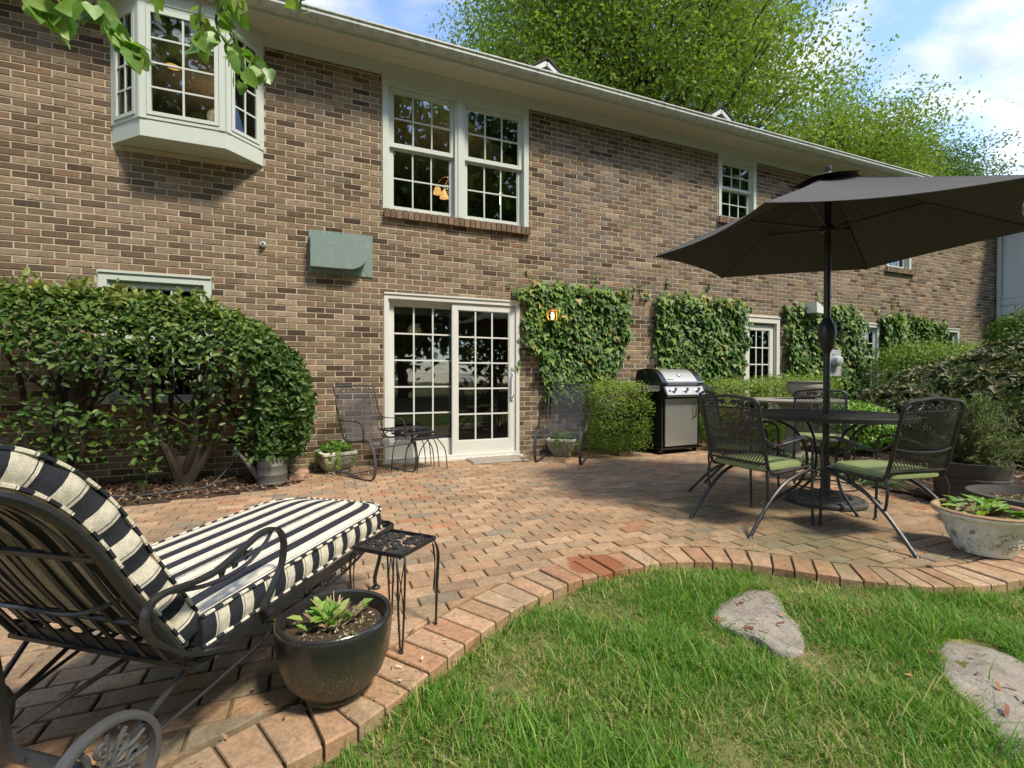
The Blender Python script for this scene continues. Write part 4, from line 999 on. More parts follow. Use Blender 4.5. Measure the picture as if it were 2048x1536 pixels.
for k in range(4):
    a = PI / 4 + k * PI / 2; l = MB(); P = catmull([(.46, .732), (.40, .70), (.26, .62), (.17, .48), (.155, .32), (.21, .17), (.33, .075), (.43, .012)], 5)
    l.tube([(p[0] * math.cos(a), p[0] * math.sin(a), p[1]) for p in P], .0115, 7); pad(l, .435 * math.cos(a), .435 * math.sin(a)); l.build('leg', 'iron', tb, True)
r_ = MB(); r_.tube([(.235 * math.cos(2 * PI * k / 40), .235 * math.sin(2 * PI * k / 40), .15) for k in range(40)], .007, 6, True); r_.build('ring_stretcher', 'iron', tb, True); r_ = MB(); r_.tube([(.165 * math.cos(2 * PI * k / 30), .165 * math.sin(2 * PI * k / 30), .45) for k in range(30)], .006, 6, True); r_.build('ring_stretcher', 'iron', tb, True)
bs = thing('umbrella_base', 'round cast umbrella base with raised fan pattern under the round table', 'umbrella base', (*TC, .003))
b = MB(); b.lathe([(.27, 0), (.297, .006), (.297, .028), (.285, .04), (.20, .052), (.10, .062), (.045, .066), (.045, .11), (.034, .115), (.034, .34), (.0265, .345)], 48, (0, 0, 0), True); b.build('plate', 'cast_base', bs, True, 30)
b = MB()
for k in range(18):
    a = 2 * PI * k / 18
    for rr_, w in ((.245, .055), (.175, .045), (.115, .03)): b.box((rr_ * math.cos(a + rr_), rr_ * math.sin(a + rr_), .0455 + (.245 - rr_) * .14), (.05, w * .8, .008), a + rr_)
b.build('raised_pattern', 'cast_base', bs)
b = MB(); b.tube([(.03, 0, .26), (.075, 0, .26)], .006, 6); b.tube([(.075, -.02, .26), (.075, .02, .26)], .007, 6); b.build('clamp_knob', 'iron', bs)

um = thing('patio_umbrella', 'charcoal hexagonal patio umbrella rising through the round table', 'umbrella', (*TC, .0))
UR, UZ, UA = 1.40, 2.20, 2.775
p_ = MB(); p_.tube([(0, 0, .075), (0, 0, 2.72)], .0255, 12); p_.tube([(0, 0, 1.96), (0, 0, 2.04)], .029, 12); p_.build('pole', 'iron', um, True)
p_ = MB(); p_.lathe([(.014, 2.72), (.05, 2.76), (.022, 2.80), (.026, 2.825), (.022, 2.85), (.004, 2.855)], 16); p_.build('finial', 'iron', um, True)
p_ = MB(); p_.lathe([(.026, 2.29), (.055, 2.30), (.055, 2.345), (.026, 2.36)], 14, (0, 0, 0)); p_.build('hub', 'iron', um, True)
p_ = MB(); p_.lathe([(.026, 1.27), (.050, 1.33), (.070, 1.43), (.066, 1.50), (.028, 1.57)], 14); ck = p_.build('crank_housing', 'iron', um, True)
p_ = MB(); d = V(.9, -.35, 0); p_.tube(catmull([d * .05 + V(0, 0, 1.50), d * .11 + V(0, 0, 1.51), d * .125 + V(0, 0, 1.47), d * .12 + V(0, 0, 1.36), d * .15 + V(0, 0, 1.35)], 4), .006, 6); p_.build('crank_handle', 'iron_grey', ck, True)
ang = [math.radians(20 + 60 * k) for k in range(6)]
N = 12
for k in range(6):
    a0, a1 = ang[k], ang[(k + 1) % 6]; v0, v1 = V(math.cos(a0), math.sin(a0), 0), V(math.cos(a1), math.sin(a1), 0); vs = []; idx = {}
    for side_ in (0, 1):
        for i in range(N + 1):
            for j in range(N + 1):
                r = i / N; t = j / N; e = 4 * t * (1 - t)
                q = (v0 * (1 - t) + v1 * t) * UR * r * (1 - .075 * e * r)
                z = UA + (UZ - UA) * (r ** .93) - .055 * e * r * (1 - r) * 2 - .012 * e * r
                idx[(side_, i, j)] = len(vs); vs.append((q[0], q[1], z - .0035 * side_))
    fs = []
    for i in range(N):
        for j in range(N):
            q = [(i, j), (i + 1, j), (i + 1, j + 1), (i, j + 1)]
            if i == 0: q = [(i, j), (i + 1, j), (i + 1, j + 1)]
            fs.append(tuple(idx[(0, *x)] for x in q)); fs.append(tuple(idx[(1, *x)] for x in reversed(q)))
    for j in range(N): fs.append((idx[(0, N, j)], idx[(1, N, j)], idx[(1, N, j + 1)], idx[(0, N, j + 1)]))
    mkobj('canopy_panel', np.array(vs), fs, 'canopy', um, True, None, 50)
    r_ = MB(); r_.tube([v0 * .04 + V(0, 0, UA - .03), v0 * UR * .5 + V(0, 0, UA + (UZ - UA) * (.5 ** .93) - .014), v0 * (UR - .015) + V(0, 0, UZ - .006)], .0105, 6); rb = r_.build('rib', 'iron', um, True)
    r_ = MB(); r_.tube([v0 * .04 + V(0, 0, 2.33), v0 * UR * .48 + V(0, 0, UA + (UZ - UA) * .505 - .02)], .0095, 6); r_.build('strut', 'iron', um, True)
p_ = MB()      # vented top cap
for k in range(6):
    a0, a1 = ang[k], ang[(k + 1) % 6]; v0, v1 = V(math.cos(a0), math.sin(a0), 0), V(math.cos(a1), math.sin(a1), 0)
    vs = [V(0, 0, UA + .025)] + [(v0 * (1 - t) + v1 * t) * .30 * (1 - .2 * 4 * t * (1 - t)) + V(0, 0, UA - .085 + .03 * 4 * t * (1 - t)) for t in (0, .25, .5, .75, 1)]
    p_.add(vs, [(0, i, i + 1) for i in range(1, 5)])
p_.build('vent_cap', 'canopy', um, True, 30)

# spring rocking chairs
def rocker(name, label, loc, rz):
    t = thing(name, label, 'chair', loc, rz, 'mesh spring rocking chairs beside the glass door')
    hw = .27
    prof = catmull([(.25, 0, .33), (.22, 0, .395), (.12, 0, .405), (-.08, 0, .375), (-.19, 0, .385), (-.25, 0, .47), (-.32, 0, .70), (-.385, 0, .90)], 6)
    f_ = MB(); top = [(-.40, -hw, .935), (-.405, -hw + .03, .965), (-.405, 0, .972), (-.405, hw - .03, .965), (-.40, hw, .935)]
    f_.tube([V(p[0], -hw, p[2]) for p in prof] + catmull(top, 3) + [V(p[0], hw, p[2]) for p in reversed(prof)], .010, 7)
    for s in (-1, 1): f_.tube([V(p[0], s * (hw - .045), p[2]) for p in prof[12:]], .006, 5)
    f_.tube([(.25, -hw, .33), (.25, hw, .33)], .009, 6); f_.tube([(-.385, -hw, .895), (-.39, hw, .895)], .006, 5); f_.build('frame', 'iron_worn', t, True)
    P = np.array(prof); cum = np.concatenate([[0], np.cumsum(np.linalg.norm(np.diff(P, axis=0), axis=1))]); cum /= cum[-1]
    f = lambda u, v: V(np.interp(v, cum, P[:, 0]), (u - .5) * 2 * (hw - .05 * (v > .5) - .008), np.interp(v, cum, P[:, 2]))
    vs_ = .49
    MB().lattice(lambda u, v: f(u, v * vs_), 22, 22, .0048).build('seat_mesh', 'iron_worn', t); MB().lattice(lambda u, v: f(u, vs_ + v * (1 - vs_)), 22, 24, .0040).build('back_mesh', 'iron_grey', t)
    c = MB()
    for s in (-1, 1):
        c.tube(spiral((-.398, s * .13, .932), (0, s, 0), (0, 0, 1), .024, 1.3), .004, 5); c.tube(spiral((-.398, s * .19, .93), (0, -s, 0), (0, 0, -1), .020, 1.2), .004, 5)
        c.tube(catmull([(-.396, s * .24, .91), (-.398, s * .17, .95), (-.398, s * .11, .905), (-.398, s * .04, .945), (-.398, 0, .91)], 5), .004, 5)
        for k in (.03, .07): c.box((-.398, s * k, .93), (.005, .035, .02), 0, np.array(Matrix.Rotation(s * .6, 3, 'X')))
    c.build('crest_scroll', 'iron_grey', t, True)
    for s in (-1, 1):
        y = s * (hw + .012)
        a = MB(); a.bar(catmull([(-.345, s * hw, .74), (-.30, y, .63), (-.20, y, .595), (-.02, y, .60), (.08, y, .585), (.125, y, .53), (.13, y, .45), (.135, y, .37)], 5), (0, 1, 0), .018, .008); a.build('armrest', 'iron', t, True)
        l = MB(); l.bar(catmull([(-.34, y, .022), (-.27, y, .026), (-.16, y, .035), (.02, y, .012), (.20, y, .0055), (.285, y, .03), (.315, y, .12), (.31, y, .25), (.27, y, .345), (.20, y, .385), (.10, y, .388)], 6), (0, 1, 0), .034, .009); l.build('spring_leg', 'iron_worn', t, True)
    b = MB(); b.bar([(-.10, -hw, .03), (-.10, hw, .03)], (1, 0, 0), .02, .006); b.build('stretcher', 'iron', t)
    return t
rk = rocker('spring_chair', 'black mesh spring rocker left of the glass door, seen side-on', (.62, -.56, 0), math.radians(-58))
dup(rk, (2.93, -.56, 0), math.radians(-131), 'black mesh spring rocker right of the glass door, facing the camera')

# nest of three side tables
def nest(label, loc, rz, w, d, h):
    t = thing('nesting_table', label, 'side table', loc, rz, 'nest of three wrought-iron side tables')
    f_ = MB(); c = [(-w / 2, -d / 2), (w / 2, -d / 2), (w / 2, d / 2), (-w / 2, d / 2)]
    for i in range(4):
        a, b_ = c[i], c[(i + 1) % 4]; f_.bar([(a[0], a[1], h - .008), (b_[0], b_[1], h - .008)], (0, 0, 1), .018, .010)
    f_.build('rim', 'iron', t)
    MB().lattice(lambda u, v: V((u - .5) * (w - .01), (v - .5) * (d - .01), h - .003), 22, 14, .008).build('top_mesh', 'iron_worn', t)
    for sx in (-1, 1):
        for sy in (-1, 1):
            l = MB(); l.tube(catmull([(sx * .06, sy * d / 2, h - .016), (sx * (w / 2 - .10), sy * d / 2, h - .06), (sx * (w / 2 - .035), sy * d / 2, h * .62), (sx * (w / 2 - .01), sy * (d / 2), h * .3), (sx * (w / 2), sy * (d / 2), 0)], 5), .006, 6); l.build('leg', 'iron', t, True)
    return t
nest('largest black nesting side table, behind the two smaller ones by the glass door', (.98, -.22, 0), math.radians(22), .54, .30, .465)
nest('middle-sized black nesting side table by the glass door', (1.075, -.37, 0), math.radians(22), .47, .28, .425)
nest('smallest black nesting side table, front of the nest by the glass door', (1.165, -.53, 0), math.radians(22), .41, .26, .385)

# small scroll-top table beside the chaise
TC4 = [gnd(703, 1090, .385), gnd(778, 1058, .385), gnd(872, 1073, .385), gnd(808, 1108, .385)]
ce = sum(TC4) / 4; st = thing('scroll_table', 'small square iron table with scrollwork top beside the striped chaise', 'side table', (ce[0], ce[1], 0), math.atan2(*( (TC4[2] - TC4[3])[:2][::-1])))
S2 = .118; H = .385
f_ = MB(); c = [(-S2, -S2), (S2, -S2), (S2, S2), (-S2, S2)]
for i in range(4): a, b_ = c[i], c[(i + 1) % 4]; f_.bar([(a[0], a[1], H - .008), (b_[0], b_[1], H - .008)], (0, 0, 1), .016, .007)
f_.build('rim', 'iron', st)
s_ = MB()
for qx in (-1, 1):
    for qy in (-1, 1):
        for (ox, oy, r, sg, a0) in ((.032, .034, .026, 1, 0), (.085, .036, .024, -1, 2), (.036, .086, .024, -1, 1), (.082, .088, .022, 1, 3)):
            s_.bar(spiral((qx * ox, qy * oy, H - .010), (qx, 0, 0), (0, qy, 0), r, 1.35, 20, a0, sg), (0, 0, 1), .009, .0045)
        s_.bar(catmull([(qx * .005, qy * .06, H - .01), (qx * .05, qy * .065, H - .01), (qx * .062, qy * .012, H - .01), (qx * .115, qy * .06, H - .01)], 5), (0, 0, 1), .009, .0045)
s_.bar([(.02 * math.cos(2 * PI * k / 16), .02 * math.sin(2 * PI * k / 16), H - .01) for k in range(17)], (0, 0, 1), .009, .0045)
s_.build('top_scroll', 'iron_worn', st)
for sx in (-1, 1):
    for sy in (-1, 1):
        l = MB(); b0 = V(sx * (S2 + .004), sy * (S2 + .004), 0)
        for (ex, ey) in ((-.022 * sx, 0), (0, -.022 * sy)):
            l.tube(catmull([b0 + V(ex, ey, H - .012), b0 + V(ex * .9 + .014 * sx, ey * .9 + .014 * sy, H - .07), b0 + V(ex * .7 + .008 * sx, ey * .7 + .008 * sy, H * .45), b0 + V(ex * .25, ey * .25, .01)], 5), .0042, 6)
        for q in (0, 1):
            l.tube(catmull([b0 + V(-.022 * sx * q, -.022 * sy * (1 - q), H - .03), b0 + V(-.011 * sx, -.011 * sy, H * .68) + V(.006 * sx, .006 * sy, 0), b0 + V(-.018 * sx * (1 - q), -.018 * sy * q, H * .38)], 4), .0024, 5)
        pad(l, b0[0] - .004 * sx, b0[1] - .004 * sy, .010); l.build('leg', 'iron', st, True)

# ------------------------------------------------------------------ chaise longue with striped cushion
ca_ = V(.59, .807); ca_ /= np.linalg.norm(ca_)
cl = thing('chaise_longue', 'black iron wheeled chaise longue, its back to the camera at lower left', 'chaise', (-.55, -4.27, 0), math.atan2(ca_[1], ca_[0]))
HW = .325
f_ = MB()
for s in (-1, 1): f_.bar([(-.02, s * HW, .305), (.55, s * HW, .318), (1.07, s * HW, .332)], (0, 0, 1), .034, .008)
f_.bar([(1.07, -HW, .332), (1.10, -HW + .04, .333), (1.10, HW - .04, .333), (1.07, HW, .332)], (0, 0, 1), .034, .008)
f_.bar([(-.02, -HW - .02, .295), (-.02, HW + .02, .295)], (1, 0, 0), .034, .012); f_.bar([(-.02, -HW - .01, .312), (-.02, HW + .01, .312)], (0, 0, 1), .03, .006)
for s in (-1, 1):
    f_.lathe([(.007, 0), (.007, .005), (.001, .008)], 8, (.045, s * HW, .32)); f_.box((.0, s * HW, .305), (.07, .03, .02))
    for xx in (.03, .075): f_.tube([(xx, s * (HW + .004), .306), (xx, s * (HW + .010), .306)], .007, 8)
f_.build('seat_frame', 'iron', cl)
for k in range(7): b = MB(); y = -.27 + k * .09; b.bar([(-.01, y, .318), (1.09, y, .340)], (0, 1, 0), .022, .004); b.build('seat_slat', 'iron', cl)
bp = catmull([(-.025, .32), (-.085, .42), (-.165, .55), (-.245, .69), (-.33, .795), (-.43, .855), (-.53, .845), (-.60, .78)], 6)
b = MB()
lft = [V(p[0] - .012, -HW + .015, p[1] - .004) for p in bp]; b.tube(lft + [V(-.625, -HW + .07, .77), V(-.63, 0, .76), V(-.625, HW - .07, .77)] + [V(p[0], -p[1], p[2]) for p in reversed(lft)], .013, 8)
b.tube([(-.245, -HW + .02, .66), (-.26, 0, .662), (-.245, HW - .02, .66)], .010, 7); b.tube([(-.12, -HW + .02, .45), (-.13, HW - .02, .45)], .008, 6)
b.tube(catmull([(-.165, -HW + .06, .53), (-.20, -.17, .50), (-.205, 0, .50), (-.20, .17, .50), (-.165, HW - .06, .53)], 4), .006, 6)
b.build('back_frame', 'iron', cl, True)
for k in range(8):
    y = -.255 + k * .073; b = MB(); b.bar([V(p[0] - .018, y, p[1] - .008) for p in bp[::2]], (0, 1, 0), .020, .004); b.build('back_slat', 'iron', cl, True)
# cushions: stripe position is written into the mesh attribute
def cushion(name, center, halfw, thick, nL=40, nW=22, per=.098, taper=0.0, endround=.10):
    """center: list of (x,z) along the lower face; grows by `thick` along its normal"""
    P = np.array(catmull([V(*p) for p in center], 6)); cum = np.concatenate([[0], np.cumsum(np.linalg.norm(np.diff(P, axis=0), axis=1))]); L = cum[-1]
    def fr(s):
        x, z = np.interp(s, cum, P[:, 0]), np.interp(s, cum, P[:, 1]); e = 1e-2
        d = V(np.interp(min(s + e, L), cum, P[:, 0]) - np.interp(max(s - e, 0), cum, P[:, 0]), np.interp(min(s + e, L), cum, P[:, 1]) - np.interp(max(s - e, 0), cum, P[:, 1])); d /= np.linalg.norm(d); return V(x, z), V(-d[1], d[0])
    def hw(s):
        q = max(0, s - (L - endround)) / endround; return halfw * (1 - taper * s / L) * (1 - .55 * (1 - math.sqrt(max(0, 1 - (q * .98) ** 2))))
    vs = []; cs = []; fs = []
    def pt(s, w, h):           # w in [-1,1], h in [0,1]
        p, n = fr(s); e = (1 - w ** 6) * (1 - (2 * s / L - 1) ** 10); bul = math.copysign(.014, thick) * e * (1 if h == 1 else -.5) if h in (0, 1) else 0
        q = p + n * (h * thick + bul); return (q[0], w * hw(s), q[1])
    for h in (1, 0):
        b0 = len(vs)
        for i in range(nL + 1):
            for j in range(nW + 1):
                s = L * i / nL; w = -1 + 2 * j / nW; vs.append(pt(s, w, h)); cs.append((((w * halfw) / per + .765) % 1000 + 10, 0, 0))
        fs += [(b0 + i * (nW + 1) + j, b0 + i * (nW + 1) + j + 1, b0 + (i + 1) * (nW + 1) + j + 1, b0 + (i + 1) * (nW + 1) + j) for i in range(nL) for j in range(nW)]
    def strip(pts_s, tot):
        b0 = len(vs); n = len(pts_s)
        for k, (s, w, along) in enumerate(pts_s):
            for h, o in ((0, 0), (.25, .006), (.5, .009), (.75, .006), (1, 0)):
                p = list(pt(s, w, h)); sg = math.copysign(1, w) if abs(w) == 1 else 0
                if abs(w) == 1: p[1] += sg * (o + .003 * math.sin(along * 61))
                vs.append(tuple(p)); cs.append((along / per * 1.0 + 20, 0, 0))
        for k in range(n - 1):
            for q in range(4): fs.append((b0 + k * 5 + q, b0 + k * 5 + 5 + q, b0 + k * 5 + 6 + q, b0 + k * 5 + 1 + q))
    for w in (-1, 1): strip([(L * i / (nL * 3), w, L * i / (nL * 3)) for i in range(nL * 3 + 1)], L)
    strip([(L, -1 + 2 * j / 44, L + (1 + (-1 + 2 * j / 44)) * halfw) for j in range(45)], 0); strip([(0, -1 + 2 * j / 44, (1 + (-1 + 2 * j / 44)) * halfw) for j in range(45)], 0)
    o = mkobj(name, np.array(vs), fs, 'stripe', ccu, True, np.array(cs), 50)
    pm = MB(); cc_ = []
    for h in (0, 1):
        for w in (-1, 1):
            path = [V(*pt(L * i / 60, w, h)) + V(0, w * .003, 0) for i in range(61)]; b0 = len(pm.v); pm.tube(path, .0055, 5)
            for i in range(61): cc_ += [(L * i / 60 / .06 + .3, 0, 0)] * 5
        path = [V(*pt(L, -1 + 2 * j / 24, h)) for j in range(25)]; pm.tube(path, .0055, 5)
        for j in range(25): cc_ += [(j / 24 * .6 / .06 + .3, 0, 0)] * 5
    mkobj('piping', np.array(pm.v), pm.f, 'stripe', o, True, np.array(cc_))
    return o
ccu = thing('chaise_cushion', 'navy and cream striped cushion on the iron chaise longue', 'cushion', (-.55, -4.27, 0), math.atan2(ca_[1], ca_[0]))
cushion('seat_pad', [(.005, .327), (.3, .337), (.6, .345), (.9, .352), (1.085, .354)], .315, .084, 44, 44, .092, 0.0, .16)
bpc = [(p[0] + .008, p[1] + .010) for p in bp[2:-3:4]]
cushion('back_pad', [bpc[0]] + bpc[1:], .298, -.068, 40, 44, .092, 0.0, .14)
for s in (-1, 1):
    y = s * (HW + .022)
    a = MB(); a.bar(catmull([(.055, y, .305), (-.05, y, .345), (-.145, y, .425), (-.175, y, .49), (-.14, y, .535), (.0, y, .528), (.10, y, .555), (.19, y, .585), (.255, y, .575), (.285, y, .525), (.275, y, .455), (.235, y, .40), (.20, y, .355), (.205, y, .325), (.235, y, .322)], 6), (0, 1, 0), .020, .010)
    a.tube(catmull([(-.12, y, .535), (.0, y, .505), (.12, y, .508), (.20, y, .545), (.235, y, .582)], 5), .006, 6); ar = a.build('armrest', 'iron', cl, True)
    lf = MB()
    for (lx, lz_, r) in ((.03, .522, .024), (.075, .530, .026), (.12, .535, .022)):
        lf.add(leaf_arrays(np.array([(lx, y, lz_)]), np.array([(0, s, .1)]), np.array([(1., 0, .4)]), np.array([r * 2]), np.array([r * 1.5]), IVY)[0], IVY[1])
    lf.build('arm_leaf', 'iron', ar)
    l = MB(); l.tube(catmull([(1.02, s * HW, .32), (1.06, s * .27, .25), (1.10, s * .235, .16), (1.09, s * .215, .07), (1.11, s * .205, .015)], 5), .010, 7); pad(l, 1.115, s * .205, .022); l.build('leg', 'iron', cl, True)
    ap = MB(); ap.tube(catmull([(.44, s * HW, .302), (.47, s * HW, .272), (.55, s * HW, .262), (.62, s * HW, .268), (.75, s * HW, .29), (.86, s * HW, .318)], 5), .006, 6)
    for xx in (.52, .58, .65): ap.tube(spiral((xx, s * HW, .288), (1, 0, 0), (0, 0, 1), .018, 1.3), .004, 5)
    ap.build('apron_scroll', 'iron', cl, True)
    br = MB(); br.tube([(.62, s * (HW - .02), .30), (.20, s * .29, .20), (-.20, s * .245, .118)], .006, 6); br.tube([(-.01, s * (HW - .03), .29), (-.20, s * .235, .118)], .008, 6); br.build('brace', 'iron', cl, True)
    # wheel
    wr = .132; wx, wy, wz = -.205, s * .262, wr
    tm = MB(); ring = [(wx + wr * math.cos(2 * PI * k / 40), wy, wz + wr * math.sin(2 * PI * k / 40)) for k in range(40)]
    vs = []; pf = [(-.018, -.013), (-.018, .013), (-.010, .016), (-.002, .013), (0, .0), (-.002, -.013), (-.010, -.016)]
    for k in range(40):
        a = 2 * PI * k / 40
        for (dr, dy) in pf: vs.append((wx + (wr + dr) * math.cos(a), wy + dy, wz + (wr + dr) * math.sin(a)))
    n = len(pf); tm.add(vs, [(k * n + i, k * n + (i + 1) % n, ((k + 1) % 40) * n + (i + 1) % n, ((k + 1) % 40) * n + i) for k in range(40) for i in range(n)])
    wh = tm.build('wheel', 'iron_grey', cl, True, 50)
    sp = MB(); sp.lathe([(.004, -.018), (.018, -.016), (.022, 0), (.018, .016), (.004, .018)], 12, (0, 0, 0)); sv = [(wx + x, wy + z, wz + y) for x, y, z in sp.v]; sp.v = [tuple(map(float, q)) for q in sv]
    for k in range(4):
        a = 2 * PI * k / 4 + .5; ux, uz = V(math.cos(a), 0, math.sin(a)), V(-math.sin(a), 0, math.cos(a)); o_ = V(wx, wy, wz)
        sp.tube(catmull([o_ + ux * .015, o_ + ux * .045 + uz * .012, o_ + ux * .075 + uz * .0, o_ + ux * .105], 4), .007, 6)
        for sg in (-1, 1):
            sp.tube([o_ + ux * .062 + uz * sg * .03 + (q - V(0, 0, 0)) for q in spiral((0, 0, 0), ux, uz * sg, .022, 1.25, 16, 2.2)], .0055, 6)
            sp.tube(catmull([o_ + ux * .02, o_ + ux * .04 + uz * sg * .026, o_ + ux * .085 + uz * sg * .052], 4), .006, 6)
    sp.build('spokes', 'iron_grey', wh, True)
b = MB(); b.tube([(-.205, -.262, .132), (-.205, .262, .132)], .016, 8); b.build('axle', 'iron', cl, True)
b = MB(); b.bar(catmull([(-.27, .02, .70), (-.265, .02, .50), (-.245, .02, .32), (-.235, .02, .20), (-.218, -.005, .135)], 5), (0, 1, 0), .05, .016); b.tube([(-.205, .02, .19), (-.02, -.1, .29)], .007, 6); b.tube([(-.235, .02, .26), (-.02, .12, .29)], .007, 6); b.build('back_support', 'iron', cl, True)

# ------------------------------------------------------------------ grill
gr = thing('gas_grill', 'black and stainless three-burner gas grill in front of the ivy', 'grill', (4.74, -.42, 0), math.radians(4))
w, d = .36, .25
m = MB(); m.bx(-w, -w + .03, -d, d, .09, .86); m.bx(w - .03, w, -d, d, .09, .86); m.bx(-w + .03, w - .03, d - .02, d, .09, .86); m.bx(-w + .03, w - .03, -d, -d + .02, .78, .86); m.bx(-w - .03, w + .03, -d - .03, d, .065, .089); m.build('cart', 'enamel_black', gr)
m = MB(); m.bx(-w + .055, w - .055, -d - .018, -d + .005, .11, .77); dr_ = m.build('cart_door', 'steel', gr)
m = MB(); m.tube(catmull([(.235, -d - .02, .50), (.235, -d - .055, .52), (.235, -d - .06, .60), (.235, -d - .055, .68), (.235, -d - .02, .70)], 4), .009, 7); m.build('door_handle', 'enamel_black', dr_, True)
for sx in (-1, 1):
    for sy in (-1, 1):
        m = MB(); q = MB().lathe([(.004, -.014), (.032, -.014), (.032, .014), (.004, .014)], 12); m.v = [(sx * (w - .04) + z, sy * (d - .05) + x, .0335 + y) for x, y, z in q.v]; m.f = q.f; m.bx(sx * (w - .04) - .018, sx * (w - .04) + .018, sy * (d - .05) - .01, sy * (d - .05) + .01, .034, .0655); m.build('caster', 'enamel_black', gr)
m = MB(); prf = [(-d - .10, .80), (-d - .115, .83), (-d - .055, .945), (-d + .02, .96), (-d + .02, .80)]
n = len(prf); m.add([(x, a, b) for x in (-w + .01, w - .01) for a, b in prf], [(i, (i + 1) % n, n + (i + 1) % n, n + i) for i in range(n)]); m.build('control_panel', 'steel', gr)
for sx in (-1, 1): m = MB(); m.add([(x, a, b) for x in (sx * (w - .009), sx * (w + .022)) for a, b in prf], [(i, (i + 1) % n, n + (i + 1) % n, n + i) for i in range(n)] + [tuple(range(n)), tuple(range(2 * n - 1, n - 1, -1))]); m.build('panel_end', 'enamel_black', gr)
for xx in (-.22, .0, .22):
    m = MB(); q = MB().lathe([(.034, 0), (.034, .012), (.024, .016), (.022, .036), (.004, .038)], 14); m.v = [(xx + x, -d - .085 - z * .88 + y * .47, .887 + y * .88 + z * .47) for x, y, z in q.v]; m.f = q.f
    kn = m.build('knob', 'chrome', gr, True); m = MB(); m.box((xx, -d - .125, .907), (.008, .03, .04)); m.build('knob_grip', 'iron_grey', kn)
m = MB(); m.box((-.30, -d - .092, .885), (.02, .012, .02)); m.build('igniter', 'enamel_black', gr)
# lid: curved steel skin between black end caps
lp = catmull([(-d - .03, .965), (-d - .035, 1.0), (-d + .04, 1.09), (-d + .13, 1.165), (-d + .24, 1.19), (d - .06, 1.165), (d - .02, 1.06), (d - .02, .965)], 4)
def lidseg(x0, x1, mat, name, off=0.0, caps=False):
    m = MB(); n = len(lp); ce_ = V(0, 1.0); P = [V(*p) + (V(*p) - ce_) / np.linalg.norm(V(*p) - ce_) * off for p in lp]
    fs = [(i, i + 1, n + i + 1, n + i) for i in range(n - 1)] + [(n - 1, 0, n, 2 * n - 1)]
    if caps: fs += [tuple(range(n)), tuple(range(2 * n - 1, n - 1, -1))]
    m.add([(x, p[0], p[1]) for x in (x0, x1) for p in P], fs); return m.build(name, mat, gr, True, 50)
lid = lidseg(-w + .06, w - .06, 'steel', 'lid'); lidseg(-w - .03, -w + .062, 'enamel_black', 'lid_end', .010, True); lidseg(w - .062, w + .03, 'enamel_black', 'lid_end', .010, True)
m = MB(); m.tube([(-w + .02, -d - .085, 1.0), (w - .02, -d - .085, 1.0)], .013, 8)
for sx in (-1, 1): m.tube([(sx * (w - .06), -d - .02, 1.0), (sx * (w - .06), -d - .085, 1.0)], .010, 6)
m.build('lid_handle', 'chrome', lid, True)
m = MB(); q = MB().lathe([(.030, 0), (.030, .006), (.020, .008)], 18); m.v = [(.0 + x, -d + .045 - z * .72 + y * .66, 1.098 + y * .72 + z * .66) for x, y, z in q.v]; m.f = q.f; th_ = m.build('thermometer', 'iron', lid, True)
m = MB(); q = MB().lathe([(.001, .0085), (.020, .0085)], 18); m.v = [(.0 + x, -d + .045 - z * .72 + y * .66, 1.098 + y * .72 + z * .66) for x, y, z in q.v]; m.f = q.f; m.build('dial', 'plastic_white', th_)
m = MB()     # dark script-like nameplate on the lid, too small to read
for k in range(5): m.tube(spiral((-.26 + k * .022, -d - .012, 1.040), (1, 0, 0), (0, .55, .8), .010, .9, 8, k), .0025, 4)
m.build('nameplate', 'enamel_black', lid)
for sx in (-1, 1): m = MB(); m.bx(min(sx * (w + .03), sx * (w + .33)), max(sx * (w + .03), sx * (w + .33)), -d + .0, d - .04, .925, .955); m.bx(min(sx * (w + .03), sx * (w + .33)), max(sx * (w + .03), sx * (w + .33)), -d - .012, -d - .001, .90, .955); m.build('side_shelf', 'iron_grey', gr)

# ------------------------------------------------------------------ fittings on the wall
vh = thing('exhaust_hood', 'green metal exhaust hood with one rounded end on the brick wall', 'vent hood', (-.075, 0, 2.27))
m = MB(); m.bx(0, .71, -.012, -.002, 0, .50); m.build('back_plate', 'vent_green', vh)
pts = [(.02, .055), (.02, .44)] + [(.43 + .21 * math.sin(a), .2475 + .1925 * math.cos(a)) for a in np.linspace(0, PI, 15)]
n = len(pts); m = MB(); m.add([(p[0], y, p[1]) for y in (-.013, -.13) for p in pts], [(i, (i + 1) % n, n + (i + 1) % n, n + i) for i in range(n)] + [tuple(range(n - 1, -1, -1)), tuple(range(n, 2 * n))]); m.build('hood', 'vent_green', vh, True, 35)
m = MB()
for k in range(9): m.tube([(.05 + k * .075, -.014, .488), (.05 + k * .075, -.016, .488)], .006, 6)
for k in range(9): m.tube([(.05 + k * .075, -.014, .014), (.05 + k * .075, -.016, .014)], .006, 6)
m.build('screw', 'galvanized', vh)
ln = thing('wall_lantern', 'small lit wall lantern half buried in the ivy beside the glass door', 'lamp', (2.985, -.02, 1.88))
m = MB(); m.tube([(0, .0, .10), (0, -.10, .10), (0, -.13, .12)], .010, 6); m.build('bracket', 'iron', ln)
m = MB()
for sx in (-1, 1):
    for sy in (-1, 1): m.bx(sx * .045 - .004, sx * .045 + .004, -.14 + sy * .045 - .004, -.14 + sy * .045 + .004, -.03, .10)
m.bx(-.056, .056, -.196, -.084, -.042, -.030); m.bx(-.06, .06, -.20, -.08, .10, .112); m.bx(-.035, .035, -.175, -.105, .1125, .135); m.build('cage', 'amber', ln)
m = MB(); m.lathe([(.004, -.02), (.022, .0), (.026, .035), (.016, .07), (.004, .08)], 12, (0, -.14, 0)); m.build('bulb', 'glow', ln, True)
